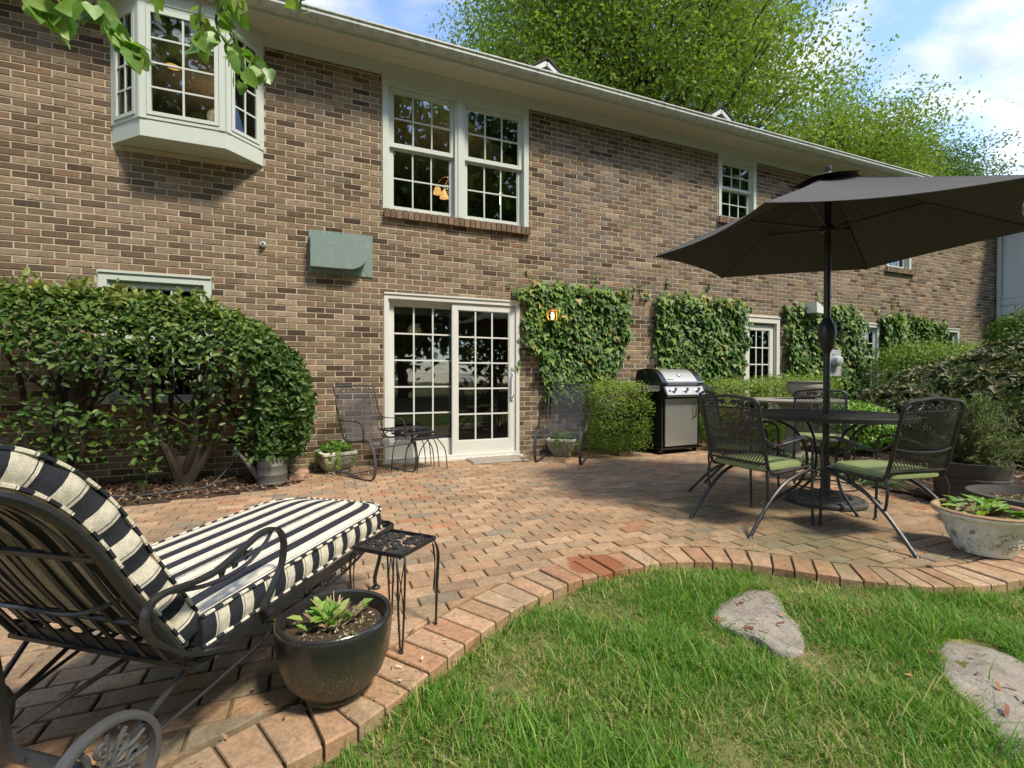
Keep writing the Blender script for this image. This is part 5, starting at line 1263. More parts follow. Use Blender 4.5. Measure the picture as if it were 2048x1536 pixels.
lo = bpy.data.lights.new('lantern_bulb', 'POINT'); lo.energy = 2; lo.color = (1, .6, .25); lo.shadow_soft_size = .03; lb = linkobj('lantern_light', None, ln) if False else bpy.data.objects.new('lantern_light', lo); col.objects.link(lb); lb.parent = ln; lb.location = (0, -.20, .03)
mt = thing('electric_meter', 'grey electric meter box on the ivy-covered wall behind the umbrella pole', 'meter', (8.62, 0, 1.10))
m = MB(); m.bx(0, .34, -.16, -.06, 0, .48); m.build('box', 'meter_grey', mt)
m = MB(); q = MB().lathe([(.10, 0), (.10, .03), (.085, .10), (.06, .115), (.001, .117)], 20); m.v = [(.17 + x, -.16 - z, .27 + y) for x, y, z in q.v]; m.f = q.f; m.build('glass_dome', 'meter_grey', mt, True)
m = MB(); m.tube([(.17, -.09, 0), (.17, -.09, -1.0)], .025, 8); m.build('conduit', 'meter_grey', mt)
fl = thing('flood_light', 'white wedge-shaped fixture above the ivy behind the umbrella', 'light fixture', (8.22, 0, 2.24))
m = MB(); m.add([(-.09, -.05, .18), (.10, -.05, .10), (.10, -.05, -.02), (-.09, -.05, -.02), (-.13, -.30, .16), (.10, -.34, .0), (.09, -.34, -.06), (-.12, -.30, -.03)], [(0, 1, 2, 3), (4, 7, 6, 5), (0, 4, 5, 1), (1, 5, 6, 2), (2, 6, 7, 3), (3, 7, 4, 0)]); m.build('housing', 'plastic_white', fl)
m = MB(); m.bx(-.06, .06, -.0495, -.001, .0, .10); m.build('mount', 'plastic_white', fl)
pc = thing('pipe_cap', 'small round grey pipe outlet on the brick wall left of the exhaust hood', 'pipe', (-.54, 0, 2.54))
m = MB(); q = MB().lathe([(.036, 0), (.034, .02), (.022, .03), (.020, .05), (.012, .05), (.012, .02)], 14); m.v = [(x, -z - .001, y) for x, y, z in q.v]; m.f = q.f; m.build('cap', 'meter_grey', pc, True)

# lamps seen through the glass
chn = thing('chandelier', 'lit chandelier with amber glass shades behind the large upper window', 'lamp', (1.95, 1.25, 4.9))
m = MB(); m.tube([(0, 0, -.02), (0, 0, -.75)], .008, 6); m.build('stem', 'amber', chn)
for (dx, dy, dz) in ((-.22, -.02, -1.02), (.10, -.18, -1.12), (.14, .12, -.93), (-.06, .22, -.98)):
    m = MB(); m.tube(catmull([(0, 0, -.75), (dx * .5, dy * .5, -.74), (dx, dy, dz + .16), (dx, dy, dz + .12)], 4), .006, 5); ar = m.build('arm', 'amber', chn, True)
    m = MB(); m.lathe([(.020, .12), (.045, .085), (.062, .03), (.070, 0), (.066, 0), (.055, .04), (.018, .11)], 14, (dx, dy, dz)); m.build('shade', 'glow_soft', ar, True)
    m = MB(); m.lathe([(.001, .0), (.016, .015), (.014, .05), (.001, .06)], 8, (dx, dy, dz + .02)); m.build('bulb', 'glow', ar, True)
for (nm_, xyz, en) in (('chandelier_light', (1.95, 1.25, 3.95), 14), ('room_light', (-1.2, 1.4, 4.5), 10), ('room_light', (1.6, 2.4, 1.9), 6)):
    l0 = bpy.data.lights.new(nm_, 'POINT'); l0.energy = en; l0.color = (1, .68, .38); l0.shadow_soft_size = .12; lb = bpy.data.objects.new(nm_, l0); col.objects.link(lb); lb.location = xyz
for (px, py, lab) in ((384, 70, 'upper lit round ceiling lamp seen inside the bay window'), (346, 132, 'lower lit round ceiling lamp seen inside the bay window'), (838, 715, 'small lit lamp glimpsed inside the left pane of the glass door')):
    q = onwall(px, py, .55 if py < 300 else 1.6); l_ = thing('indoor_lamp', lab, 'lamp', q)
    m = MB(); m.lathe([(.075, -.012), (.09, 0), (.07, .05), (.015, .08)], 16); m.build('shade', 'amber', l_, True); m = MB(); m.lathe([(.001, -.006), (.07, -.008)], 16); m.build('diffuser', 'glow_soft', l_)
    m = MB(); m.tube([(0, 0, .08), (0, 0, max(.1, (4.89 if py < 300 else 2.34) - q[2]))], .006, 5); m.build('stem', 'amber', l_)

# ------------------------------------------------------------------ pots, planters and small things
def square_urn(label, loc, rz):
    t = thing('scroll_planter', label, 'planter', loc, rz, 'pair of square cast-stone planters beside the glass door')
    def ringp(h, z): 
        out = []
        for i in range(32):
            a = 2 * PI * i / 32 + PI / 4 * 0; ca, sa = math.cos(a), math.sin(a); e = .22; out.append((abs(ca) ** e * math.copysign(h, ca), abs(sa) ** e * math.copysign(h, sa), z))
        return out
    vs = []; lay = [(.115, .0), (.125, .012), (.118, .025), (.135, .04), (.162, .085), (.178, .14), (.184, .185), (.182, .20)]
    for h, z in lay: vs += ringp(h, z)
    fs = [(j * 32 + i, j * 32 + (i + 1) % 32, (j + 1) * 32 + (i + 1) % 32, (j + 1) * 32 + i) for j in range(len(lay) - 1) for i in range(32)] + [tuple(range(31, -1, -1))]
    mkobj('body', np.array(vs), fs, 'stone_urn', t, True, None, 40)
    vs = []
    for h, z in ((.182, .201), (.196, .205), (.198, .232), (.190, .238), (.165, .236), (.160, .20)): vs += ringp(h, z)
    mkobj('rim', np.array(vs), [(j * 32 + i, j * 32 + (i + 1) % 32, (j + 1) * 32 + (i + 1) % 32, (j + 1) * 32 + i) for j in range(5) for i in range(32)], 'urn_rim', t, True, None, 40)
    mkobj('soil', np.array(ringp(.162, .215)), [tuple(range(32))], 'soil', t)
    for k in range(4):
        a = k * PI / 2; m = MB()
        def pt(x, z): 
            y = -np.interp(z, [l[1] for l in lay], [l[0] for l in lay]) - .003; return V(x * math.cos(a) - y * math.sin(a), x * math.sin(a) + y * math.cos(a), z)
        for s in (-1, 1):
            P = []
            for q in range(22):
                tt = q / 21; an = 2.6 - tt * 1.7 * 2 * PI; r = .040 * (1 - .75 * tt); P.append(pt(s * (.058 + r * math.cos(an)), .140 + r * math.sin(an)))
            m.tube(P, .006, 5); m.tube([pt(s * x, z) for x, z in ((.003, .055), (.03, .075), (.022, .11), (.055, .10), (.09, .105), (.125, .135), (.12, .168), (.09, .182), (.05, .182))], .0055, 5)
            for an in (.25, .6, .95): m.tube([pt(s * .004, .10), pt(s * .045 * math.sin(an), .10 - .04 * math.cos(an))], .006, 5)
        m.tube([pt(0, .05), pt(0, .10)], .007, 5); m.lathe([(.001, 0), (.010, .004), (.001, .008)], 8, pt(0, .118)); m.build('relief_scroll', 'stone_urn', t, True)
    return t
u1 = square_urn('cast-stone scroll planter with trailing plants left of the spring rocker', (.20, -.23, .003), math.radians(14))
u2 = dup(u1, (3.12, -.21, .003), math.radians(-38), 'cast-stone scroll planter standing behind the spring rocker right of the door')
def foliage_ball(parent, name, c, rad, n, size, mat, tlo, thi, tpl=OVAL, ratio=.55, zb=.3, shell=.5, single=0, part='leaf', droop=0.0, flat_bottom=None):
    d = rnd_dirs(n, .15); r = (shell + (1 - shell) * NR.random(n)) ** .6
    P = np.asarray(c) + d * np.asarray(rad) * r[:, None]
    if flat_bottom is not None: P[:, 2] = np.maximum(P[:, 2], flat_bottom + NR.random(n) * .03)
    N_ = unit(d + rnd_dirs(n, zb) * .8); D_2 = rnd_dirs(n, zb - droop) + d * .6
    ti = np.clip(tlo + (thi - tlo) * (NR.random(n) * .75 + .25 * (d[:, 2] * .5 + .5)), 0, 1)
    return leaves(name, P, N_, D_2, NR.uniform(.7, 1.3, n) * size, ratio, ti, mat, parent, tpl, single, part)
for (u, seed) in ((u1, 1), (u2, 2)):
    foliage_ball(u, 'foliage', (0, 0, .27), (.17, .17, .07), 420, .032, 'leaf_bright', .1, 1.0, IVY, .95)
    P = []
    for k in range(26):
        a = R.uniform(0, 2 * PI); L = R.uniform(.08, .24)
        for q in range(12): tt = q / 12; P.append((math.cos(a) * (.17 + .07 * math.sin(tt * 2)), math.sin(a) * (.17 + .07 * math.sin(tt * 2)), .25 - L * tt * tt))
    P = np.array(P) + NR.normal(0, .012, (len(P), 3)); n = len(P)
    leaves('trailing_leaves', P, unit(P * V(1, 1, .2) + NR.normal(0, .1, P.shape)), rnd_dirs(n, -.8), NR.uniform(.02, .034, n), .95, NR.uniform(.2, 1, n), 'leaf_bright', u, IVY)

# dark glazed pot with sprouting shrub
gp = thing('glazed_pot', 'dark glazed round pot with budding plant on the brick border', 'pot', (.055, -4.262, .008))
m = MB(); m.lathe([(.088, 0), (.10, .004), (.10, .014), (.092, .02), (.120, .035), (.155, .075), (.175, .13), (.184, .20), (.187, .245), (.186, .256), (.180, .262), (.168, .258), (.163, .24), (.160, .20), (.0, .20)], 44); m.build('pot', 'glaze', gp, True, 50)
m = MB(); m.lathe([(.001, .214), (.08, .216), (.161, .212)], 24); m.build('soil', 'soil', gp)
for k in range(38):
    a = R.uniform(0, 2 * PI); r = abs(R.gauss(0, .055)); L = R.uniform(.035, .065); el = R.uniform(.1, 1.0); az = a + R.uniform(-.6, .6)
    P = np.array([(-.01 + r * math.cos(a) - .01, r * math.sin(a) * .9, .225 + R.uniform(0, .035))]); D2 = np.array([(math.cos(az) * math.cos(el), math.sin(az) * math.cos(el), math.sin(el))]); N2 = np.array([(-math.cos(az) * math.sin(el), -math.sin(az) * math.sin(el), math.cos(el))])
    v = leaf_arrays(P, N2, D2, np.array([L]), np.array([L * .55]), OVAL)[0]; mkobj('leaf', v, OVAL[1], 'leaf_bright', gp, False, np.full((6, 3), R.uniform(.25, .95)))
for k in range(22):
    a = R.uniform(0, 2 * PI); b0 = V(.05 * math.cos(a) * R.random() - .01, .05 * math.sin(a) * R.random(), .215); d = V(math.cos(a) * R.uniform(.3, 1.1), math.sin(a) * R.uniform(.3, 1.1), R.uniform(.5, 1.3)); d /= np.linalg.norm(d); L = R.uniform(.05, .11)
    m = MB(); m.tube([b0, b0 + d * L * .6 + V(R.uniform(-.008, .008), R.uniform(-.008, .008), 0), b0 + d * L], [.0028, .0024, .0016], 5); m.tube([b0 + d * L * .6, b0 + d * L * .75 + V(R.uniform(-.02, .02), R.uniform(-.02, .02), .01)], .0016, 4); m.build('dry_stem', 'twig_dry', gp)
P = NR.normal(0, .07, (420, 3)); P[:, 2] = .219; P = P[(P[:, 0] ** 2 + P[:, 1] ** 2) < .150 ** 2]; n = len(P)
leaves('bark_chips', P, rnd_dirs(n, 1.2), rnd_dirs(n), NR.uniform(.008, .02, n), .5, NR.uniform(.4, 1, n), 'leaf_rhodo', gp, DIAM)

# peeling white pot with hydrangea
wp = thing('peeling_pot', 'weathered white pot with peeling paint at the right end of the patio', 'pot', (3.74, -4.40, .008))
m = MB(); m.lathe([(.110, 0), (.130, .004), (.137, .02), (.158, .07), (.186, .14), (.208, .205), (.214, .212), (.236, .222), (.248, .236), (.248, .246)], 48); m.build('pot', 'peeling', wp, True, 50)
m = MB(); m.lathe([(.248, .246), (.250, .254), (.242, .262), (.228, .262), (.217, .252), (.205, .20), (.195, .17), (.0, .17)], 48); m.build('rim', 'terracotta_rim', wp, True, 50)
m = MB(); m.lathe([(.001, .205), (.12, .203), (.205, .196)], 24); m.build('soil', 'soil', wp)
m = MB()
for k in range(14):
    a = 2 * PI * k / 14
    rr_ = lambda z: np.interp(z, [.02, .07, .14, .205], [.137, .158, .186, .208]) + .001
    for (da, z, r) in ((0, .11, .026), (.12, .085, .018), (-.12, .085, .018), (.10, .14, .016)):
        P = []
        for q in range(14): tt = q / 13; an = tt * 8 + k; zz_ = z + r * (1 - .7 * tt) * math.sin(an); aa = a + da + r * (1 - .7 * tt) * math.cos(an) / .18; P.append((rr_(zz_) * math.cos(aa), rr_(zz_) * math.sin(aa), zz_))
        m.tube(P, .0038, 4)
m.build('relief_garland', 'peeling', wp, True)
for k in range(46):
    a = R.uniform(0, 2 * PI); r = R.uniform(.0, .15); L = R.uniform(.07, .12); el = R.uniform(-.1, .7); az = a + R.uniform(-.5, .5)
    P = np.array([(.03 + r * math.cos(a), .02 + r * math.sin(a), .225 + R.uniform(0, .09) * (1 - r * 4))]); D2 = np.array([(math.cos(az) * math.cos(el), math.sin(az) * math.cos(el), math.sin(el))]); N2 = np.array([(-math.cos(az) * math.sin(el), -math.sin(az) * math.sin(el), math.cos(el))])
    v = leaf_arrays(P, N2, D2, np.array([L]), np.array([L * .58]), HEART)[0]; mkobj('leaf', v, HEART[1], 'leaf_bright', wp, False, np.full((8, 3), R.uniform(.2, 1.0)))
for k in range(7):
    a = R.uniform(0, 2 * PI); m = MB(); m.tube([(.03, .02, .2), (.03 + .07 * math.cos(a), .02 + .07 * math.sin(a), .28)], [.004, .003], 5); m.build('stem', 'vine_wood', wp)

# watering can, hose coil, drip hose, edging bricks
wc = thing('watering_can', 'old galvanized watering can at the end of the hedge bed', 'watering can', (-.41, -.66, .012), math.radians(4))
m = MB(); m.lathe([(.135, 0), (.142, .004), (.142, .018), (.137, .022), (.137, .085), (.140, .09), (.140, .10), (.137, .105), (.136, .17), (.140, .178), (.139, .19), (.135, .195), (.135, .26), (.139, .268), (.133, .27), (.131, .255), (.129, .03), (0, .025)], 32); m.build('body', 'galvanized', wc, True, 40)
m = MB(); P = [(-.115, 0, .07), (-.18, -.005, .16), (-.25, -.01, .26), (-.285, -.012, .305)]; m.tube(P, [.040, .030, .020, .016], 10); m.tube([(-.12, 0, .245), (-.235, -.008, .245)], .006, 6); sp_ = m.build('spout', 'galvanized', wc, True)
m = MB(); q = MB().lathe([(.014, 0), (.020, .01), (.042, .045), (.040, .05), (.001, .055)], 16); Rm = np.array(Matrix.Rotation(-.85, 3, 'Y')); m.v = [tuple(Rm @ V(*p) + V(-.285, -.012, .300)) for p in q.v]; m.f = q.f; m.build('rose', 'patina', sp_, True)
m = MB(); m.bar(catmull([(.135, 0, .23), (.20, 0, .25), (.235, 0, .20), (.225, 0, .12), (.14, 0, .06)], 5), (0, 1, 0), .025, .006); m.bar(catmull([(-.06, -.0, .27), (-.04, 0, .36), (.05, 0, .37), (.10, 0, .27)], 5), (0, 1, 0), .022, .006); m.build('handle', 'galvanized', wc, True)
hz = thing('garden_hose', 'bright green coiled garden hose on the wall behind the watering can', 'hose', (-.52, -.03, .0))
for k in range(7):
    m = MB(); r = .17 + .013 * (k % 4); m.tube([(r * .72 * math.sin(a) + .012 * k - .04, -.035 - .028 * (k % 4), .66 - .0 + (r + .13) * math.cos(a)) for a in np.linspace(0, 2 * PI, 41)[:-1]], .0115, 7, True); m.build('loop', 'hose_green', hz, True)
m = MB(); m.tube(catmull([(-.02, -.10, .88), (.10, -.11, .86), (.20, -.12, .60), (.24, -.14, .30), (.28, -.30, .13)], 5), .0115, 7); m.build('hose_end', 'hose_green', hz, True)
m = MB(); m.bx(-.07, .07, -.16, -.001, .905, .935); m.bx(-.07, .07, -.02, -.0012, .80, .9045); m.build('hanger', 'iron', hz)
dh = MB(); dh.tube(catmull([(-2.6, -.75, .035), (-2.0, -.82, .035), (-1.5, -.88, .03), (-1.15, -.82, .035), (-.95, -.78, .045), (-.85, -.72, .12), (-.74, -.68, .26)], 6), .010, 7)
tag(dh.build('drip_hose', 'hose_black', None, True), 'black hose lying across the mulch and rising to the watering can', 'hose')
for (x, y, a, zz_, lab) in ((-.155, -.34, .10, .012, 'loose edging brick nearest the wall beside the watering can'), (-.185, -.60, -.12, .012, 'loose edging brick nearest the camera beside the watering can'), (-.15, -.445, .03, .012, 'middle one of three loose edging bricks beside the watering can')):
    b = MB().prism([V(-.07, -.045), V(.07, -.045), V(.07, .045), V(-.07, .045)], 0, .055, .005); o = mkobj('edging_brick', np.array(b.v), b.f, 'paver', None, False, [(.40, .25, .175)] * len(b.v)); o.location = (x, y, zz_); o.rotation_euler = (0, 0, a); tag(o, lab, 'brick', 'loose bricks edging the hedge bed')
dm = thing('doormat', 'rough speckled doormat in front of the glass door', 'doormat', (2.15, -.23, .006), math.radians(-2))
vs = []; nx, ny_ = 50, 24
for i in range(nx + 1):
    for j in range(ny_ + 1): vs.append((-.37 + .74 * i / nx + R.uniform(-.004, .004), -.20 + .40 * j / ny_ + R.uniform(-.004, .004), .012 + R.uniform(0, .010) if 0 < i < nx and 0 < j < ny_ else 0))
mkobj('pile', np.array(vs), [(i * (ny_ + 1) + j, (i + 1) * (ny_ + 1) + j, (i + 1) * (ny_ + 1) + j + 1, i * (ny_ + 1) + j + 1) for i in range(nx) for j in range(ny_)], 'mat_fibre', dm)

# second round table carrying the ribbed urn, far pots
t2 = thing('stone_table', 'round grey-brown table carrying the ribbed urn behind the dining set', 'table', (6.02, -1.42, 0))
m = MB(); m.lathe([(.0, .735), (.60, .735), (.63, .742), (.635, .765), (.62, .775), (.0, .775)], 44); m.build('top', 'ribbed_urn', t2, True, 40)
m = MB(); m.lathe([(.30, 0), (.30, .03), (.10, .08), (.08, .40), (.14, .66), (.26, .734)], 20); m.build('pedestal', 'ribbed_urn', t2, True)
ru = thing('ribbed_urn', 'wide ribbed clay urn with a flat rim standing on the far round table', 'urn', (6.22, -1.46, .776))
m = MB(); m.lathe([(.11, 0), (.13, .01), (.20, .08), (.235, .15), (.232, .19), (.215, .215)], 72, (0, 0, 0), False, lambda a, z: .018 * math.cos(a * 30) * (z > .02)); m.build('body', 'ribbed_urn', ru, True, 80)
m = MB(); m.lathe([(.215, .215), (.225, .222), (.245, .232), (.243, .245), (.215, .246), (.20, .22), (.0, .20)], 44); m.build('rim', 'ribbed_urn', ru, True)
hb = thing('barrel_planter', 'greenish wooden half-barrel planter seen under the round table', 'planter', (8.3, -1.0, .02))
for k in range(16):
    a = 2 * PI * k / 16; m = MB(); w0, w1 = .25 * .385, .34 * .385
    vs = [(.25 * math.cos(a + e) , .25 * math.sin(a + e), 0) for e in (-.19, .19)] + [(.34 * math.cos(a + e), .34 * math.sin(a + e), .46) for e in (-.19, .19)]
    vs += [(x * .93, y * .93, z) for x, y, z in vs]; m.add(vs, [(0, 1, 3, 2), (4, 6, 7, 5), (2, 3, 7, 6), (0, 2, 6, 4), (1, 5, 7, 3)]); m.build('stave', 'wood_barrel', hb)
m = MB(); m.lathe([(.326, .36), (.334, .36), (.345, .41), (.337, .41)], 32); m.lathe([(.276, .10), (.282, .10), (.290, .14), (.284, .14)], 32); m.build('hoop', 'galvanized', hb)
m = MB(); m.lathe([(.001, .40), (.30, .40)], 20); m.build('soil', 'soil', hb)
bp_ = thing('rosemary_pot', 'tall dark round pot holding the grey-green rosemary bush', 'pot', (5.12, -3.72, .0))
m = MB(); m.lathe([(.19, 0), (.21, .01), (.225, .10), (.24, .20), (.262, .205), (.265, .23), (.25, .235), (.27, .33), (.275, .36), (.25, .36), (.24, .30), (.0, .30)], 36); m.build('pot', 'pot_dark', bp_, True, 40)
lb_ = thing('low_bowl', 'low dark bowl planter cut by the right edge of the frame', 'pot', (4.62, -4.28, .0))
m = MB(); m.lathe([(.20, 0), (.23, .01), (.27, .10), (.30, .19), (.33, .20), (.335, .24), (.30, .245), (.28, .18), (.0, .18)], 40); m.build('bowl', 'pot_dark', lb_, True, 40)
m = MB(); m.lathe([(.001, .195), (.285, .19)], 24); m.build('soil', 'soil', lb_)
P = NR.normal(0, .16, (500, 3)); P[:, 2] = .20; P = P[(P[:, 0] ** 2 + P[:, 1] ** 2) < .26 ** 2]; n = len(P)
leaves('bark_chips', P, rnd_dirs(n, 1.2), rnd_dirs(n), NR.uniform(.012, .03, n), .5, NR.uniform(.4, 1, n), 'leaf_rhodo', lb_, DIAM)

# ------------------------------------------------------------------ plants
# clipped hedge by the lower window
hg = thing('clipped_hedge', 'large clipped broadleaf hedge with bare lower stems in front of the lower window', 'hedge', (0, 0, 0))
def hx_right(z): return np.interp(z, [.15, .4, .82, 1.25, 1.6, 1.84, 2.0], [-.22, -.10, -.03, -.16, -.50, -.97, -1.4])
def h_top(x): return np.interp(x, [-4, -2.5, -1.8, -.97, -.53, -.16, -.02], [1.86, 1.86, 1.85, 1.80, 1.59, 1.22, .85])
n = 21000
x = NR.uniform(-3.9, -.02, n); ph = np.radians(NR.uniform(-55, 118, n)); zt = h_top(x); cz = np.minimum(1.15, zt - .28)
rr = NR.uniform(.74, 1.03, n) ** .8
yy = -.47 - .42 * np.cos(ph) * rr; zz2 = cz + (zt - cz) * np.sin(ph).clip(0) * rr + np.where(ph < 0, np.sin(ph) * .95 * rr, 0)
keep = (zz2 > .18) & (x < hx_right(zz2) + NR.normal(0, .02, n))
dens = np.where(zz2 > 1.28, 1.0, np.where(zz2 > 1.05, .40, .10)); dens = np.maximum(dens, np.clip((x + .62) / .28, 0, 1) * np.where(zz2 > .3, .95, .3))
clump = .5 + .5 * np.sin(x * 7.3 + zz2 * 5.1) * np.sin(zz2 * 8.7 - x * 3.2)
keep &= NR.random(n) < dens * np.where(dens < .9, .45 + 1.0 * clump, 1.0)
P1 = np.stack([x, yy, zz2], 1)[keep]; N1 = np.stack([np.zeros(n), -np.cos(ph), np.sin(ph)], 1)[keep]
# right-hand end cap
n2 = 5200; z2 = NR.uniform(.28, 1.55, n2); a2 = np.radians(NR.uniform(-95, 95, n2)); q2 = NR.uniform(.72, 1.03, n2)
xr = hx_right(z2); P2 = np.stack([xr - .40 + .40 * np.cos(a2) * q2, -.47 + .40 * np.sin(a2) * q2, z2], 1); N2 = np.stack([np.cos(a2), np.sin(a2), np.zeros(n2)], 1)
# loose sprigs low down
P3 = []
for k in range(70):
    c = V(R.uniform(-3.6, -.3), R.uniform(-.90, -.45), R.uniform(.22, 1.15)); s_ = R.uniform(.05, .10)
    for q in range(R.randint(9, 20)): P3.append(c + V(R.gauss(0, s_), R.gauss(0, s_ * .7), R.gauss(0, s_ * .8)))
P3 = np.array(P3); N3 = np.tile(V(0, -.6, .8), (len(P3), 1))
PA = np.concatenate([P1, P2, P3]); NA = unit(np.concatenate([N1, N2, N3]) + rnd_dirs(len(PA), .35) * .85); n = len(PA)
DA = rnd_dirs(n, .25) + np.concatenate([N1, N2, N3]) * .5
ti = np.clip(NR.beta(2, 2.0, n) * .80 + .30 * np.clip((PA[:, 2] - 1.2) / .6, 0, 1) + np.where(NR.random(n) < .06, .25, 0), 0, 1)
shoots = []
for k in range(150):
    x_ = R.uniform(-3.6, -.3); z_ = float(h_top(x_)); b_ = V(x_, -.47 - .42 * R.uniform(-.4, .95), z_ - .03 - .10 * R.random()); d_ = V(R.gauss(0, .3), R.gauss(-.25, .3), 1.0); d_ /= np.linalg.norm(d_)
    for q in range(R.randint(4, 7)): shoots.append(b_ + d_ * (.02 + .016 * q) + V(R.gauss(0, .008), R.gauss(0, .008), 0))
shoots = np.array(shoots); PA = np.concatenate([PA, shoots]); NA = np.concatenate([NA, rnd_dirs(len(shoots), .3)]); DA = np.concatenate([DA, rnd_dirs(len(shoots), 1.2)])
ti = np.concatenate([ti, NR.uniform(.8, 1.0, len(shoots))]); n = len(PA)
nearkey = np.linalg.norm(PA - CAM, axis=1) - 1.2 * (NA @ unit((CAM - np.array([-1.2, -.5, 1.2]))[None])[0])
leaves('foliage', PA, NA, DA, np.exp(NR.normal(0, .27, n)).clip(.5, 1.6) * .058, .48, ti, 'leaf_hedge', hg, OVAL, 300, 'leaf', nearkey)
def stems(parent, base, n, spread, top, r0, seed, mat='bark_dark'):
    rs = random.Random(seed)
    for k in range(n):
        a = rs.uniform(0, 2 * PI); e = V(base[0] + spread * math.cos(a) * rs.uniform(.4, 1), base[1] + .25 * math.sin(a), top * rs.uniform(.8, 1))
        p0 = V(base[0] + rs.uniform(-.05, .05), base[1] + rs.uniform(-.04, .04), .0); p1 = p0 * .6 + e * .4 + V(rs.uniform(-.1, .1), rs.uniform(-.06, .06), -.1); p2 = p0 * .25 + e * .75 + V(rs.uniform(-.1, .1), rs.uniform(-.06, .06), 0)
        m = MB(); C = catmull([p0, p1, p2, e], 5); m.tube(C, list(np.linspace(r0, r0 * .35, len(C))), 7)
        for q in range(3):
            b0 = C[rs.randint(5, len(C) - 3)]; e2 = b0 + V(rs.uniform(-.3, .3), rs.uniform(-.25, .1), rs.uniform(.1, .35)); m.tube(catmull([b0, (b0 + e2) / 2 + V(rs.uniform(-.05, .05), 0, -.02), e2], 4), list(np.linspace(r0 * .4, r0 * .15, 9)), 5)
        m.build('stem', mat, parent, True)
m = MB(); m.lathe([(.12, -.01), (.085, .06), (.07, .16), (.075, .24), (.05, .30)], 12, (-1.22, -.40, 0)); m.build('trunk', 'bark_dark', hg, True)
stems(hg, (-1.22, -.40, 0), 9, .75, 1.45, .038, 3); stems(hg, (-2.25, -.42, 0), 8, .6, 1.45, .036, 4); stems(hg, (-3.1, -.45, 0), 6, .6, 1.45, .036, 5); stems(hg, (-.62, -.35, 0), 4, .35, 1.2, .025, 6)

def shrub(name, label, loc, rad, n, size, mat, tlo=0.0, thi=1.0, cat='shrub', tpl=OVAL, ratio=.55, group=None, box=False, sq=1.0, zb=.3, nclump=0):
    t = thing(name, label, cat, loc, 0, group); rx, ry, rz_ = rad
    d = rnd_dirs(n, .1)
    if sq != 1.0: d = np.sign(d) * np.abs(d) ** sq; d = d / np.maximum(np.max(np.abs(d), 1, keepdims=True) ** .65 * np.linalg.norm(d, axis=1, keepdims=True) ** .35, 1e-6)
    r = NR.uniform(.72, 1.0, n) + .05 * np.sin(d[:, 0] * 9 + 1) * np.sin(d[:, 2] * 8) + .04 * np.sin(d[:, 1] * 17 + d[:, 2] * 13)
    P = d * np.array([rx, ry, rz_]) * r[:, None] + V(0, 0, rz_ + .04); P[:, 2] = np.maximum(P[:, 2], NR.random(n) * .08 + .02)
    N_ = unit(unit(d) + rnd_dirs(n, zb) * .9); D2 = rnd_dirs(n, zb) + d * .7
    cl_ = .5 + .5 * np.sin(P[:, 0] * 11 + P[:, 2] * 7) * np.sin(P[:, 1] * 9 + P[:, 2] * 10)
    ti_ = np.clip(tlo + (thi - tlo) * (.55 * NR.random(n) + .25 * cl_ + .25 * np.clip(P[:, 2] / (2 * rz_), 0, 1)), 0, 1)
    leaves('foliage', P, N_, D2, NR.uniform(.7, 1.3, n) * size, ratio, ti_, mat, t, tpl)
    for k in range(5):
        a = R.uniform(0, 2 * PI); m = MB(); m.tube(catmull([(R.uniform(-.04, .04), R.uniform(-.04, .04), 0), (rx * .25 * math.cos(a), ry * .25 * math.sin(a), rz_ * .7), (rx * .55 * math.cos(a), ry * .55 * math.sin(a), rz_ * 1.4)], 4), list(np.linspace(.022, .007, 9)), 6); m.build('stem', 'bark_dark', t, True)
    return t
shrub('boxwood', 'rounded light green boxwood between the right spring rocker and the grill', (3.80, -.46, 0), (.46, .36, .50), 15000, .024, 'leaf_box', .1, 1.0, sq=.75)
shrub('boxwood', 'low clipped boxwood hedge behind the ribbed urn, left half', (6.0, -.55, 0), (.85, .42, .52), 13000, .028, 'leaf_box', .15, 1.0, sq=.6, group='low clipped boxwoods under the ivy')
shrub('boxwood', 'low clipped boxwood hedge below the white paned window, right half', (7.35, -.5, 0), (.75, .40, .55), 9000, .030, 'leaf_box', .15, 1.0, sq=.6, group='low clipped boxwoods under the ivy')
shrub('green_shrub', 'broad bright green clipped shrub under the last ivy patch', (10.7, -.85, 0), (1.35, .8, .84), 15000, .045, 'leaf_box', .0, .9, sq=.8)
shrub('corner_shrub', 'tall dark green shrub against the white siding at the far right', (13.75, -.75, 0), (.75, .6, 1.24), 9000, .06, 'leaf_box', .0, .6)
shrub('corner_shrub', 'lower green shrub right of the ivy at the far end', (12.6, -1.1, 0), (.9, .7, .82), 8000, .05, 'leaf_box', .0, .85)
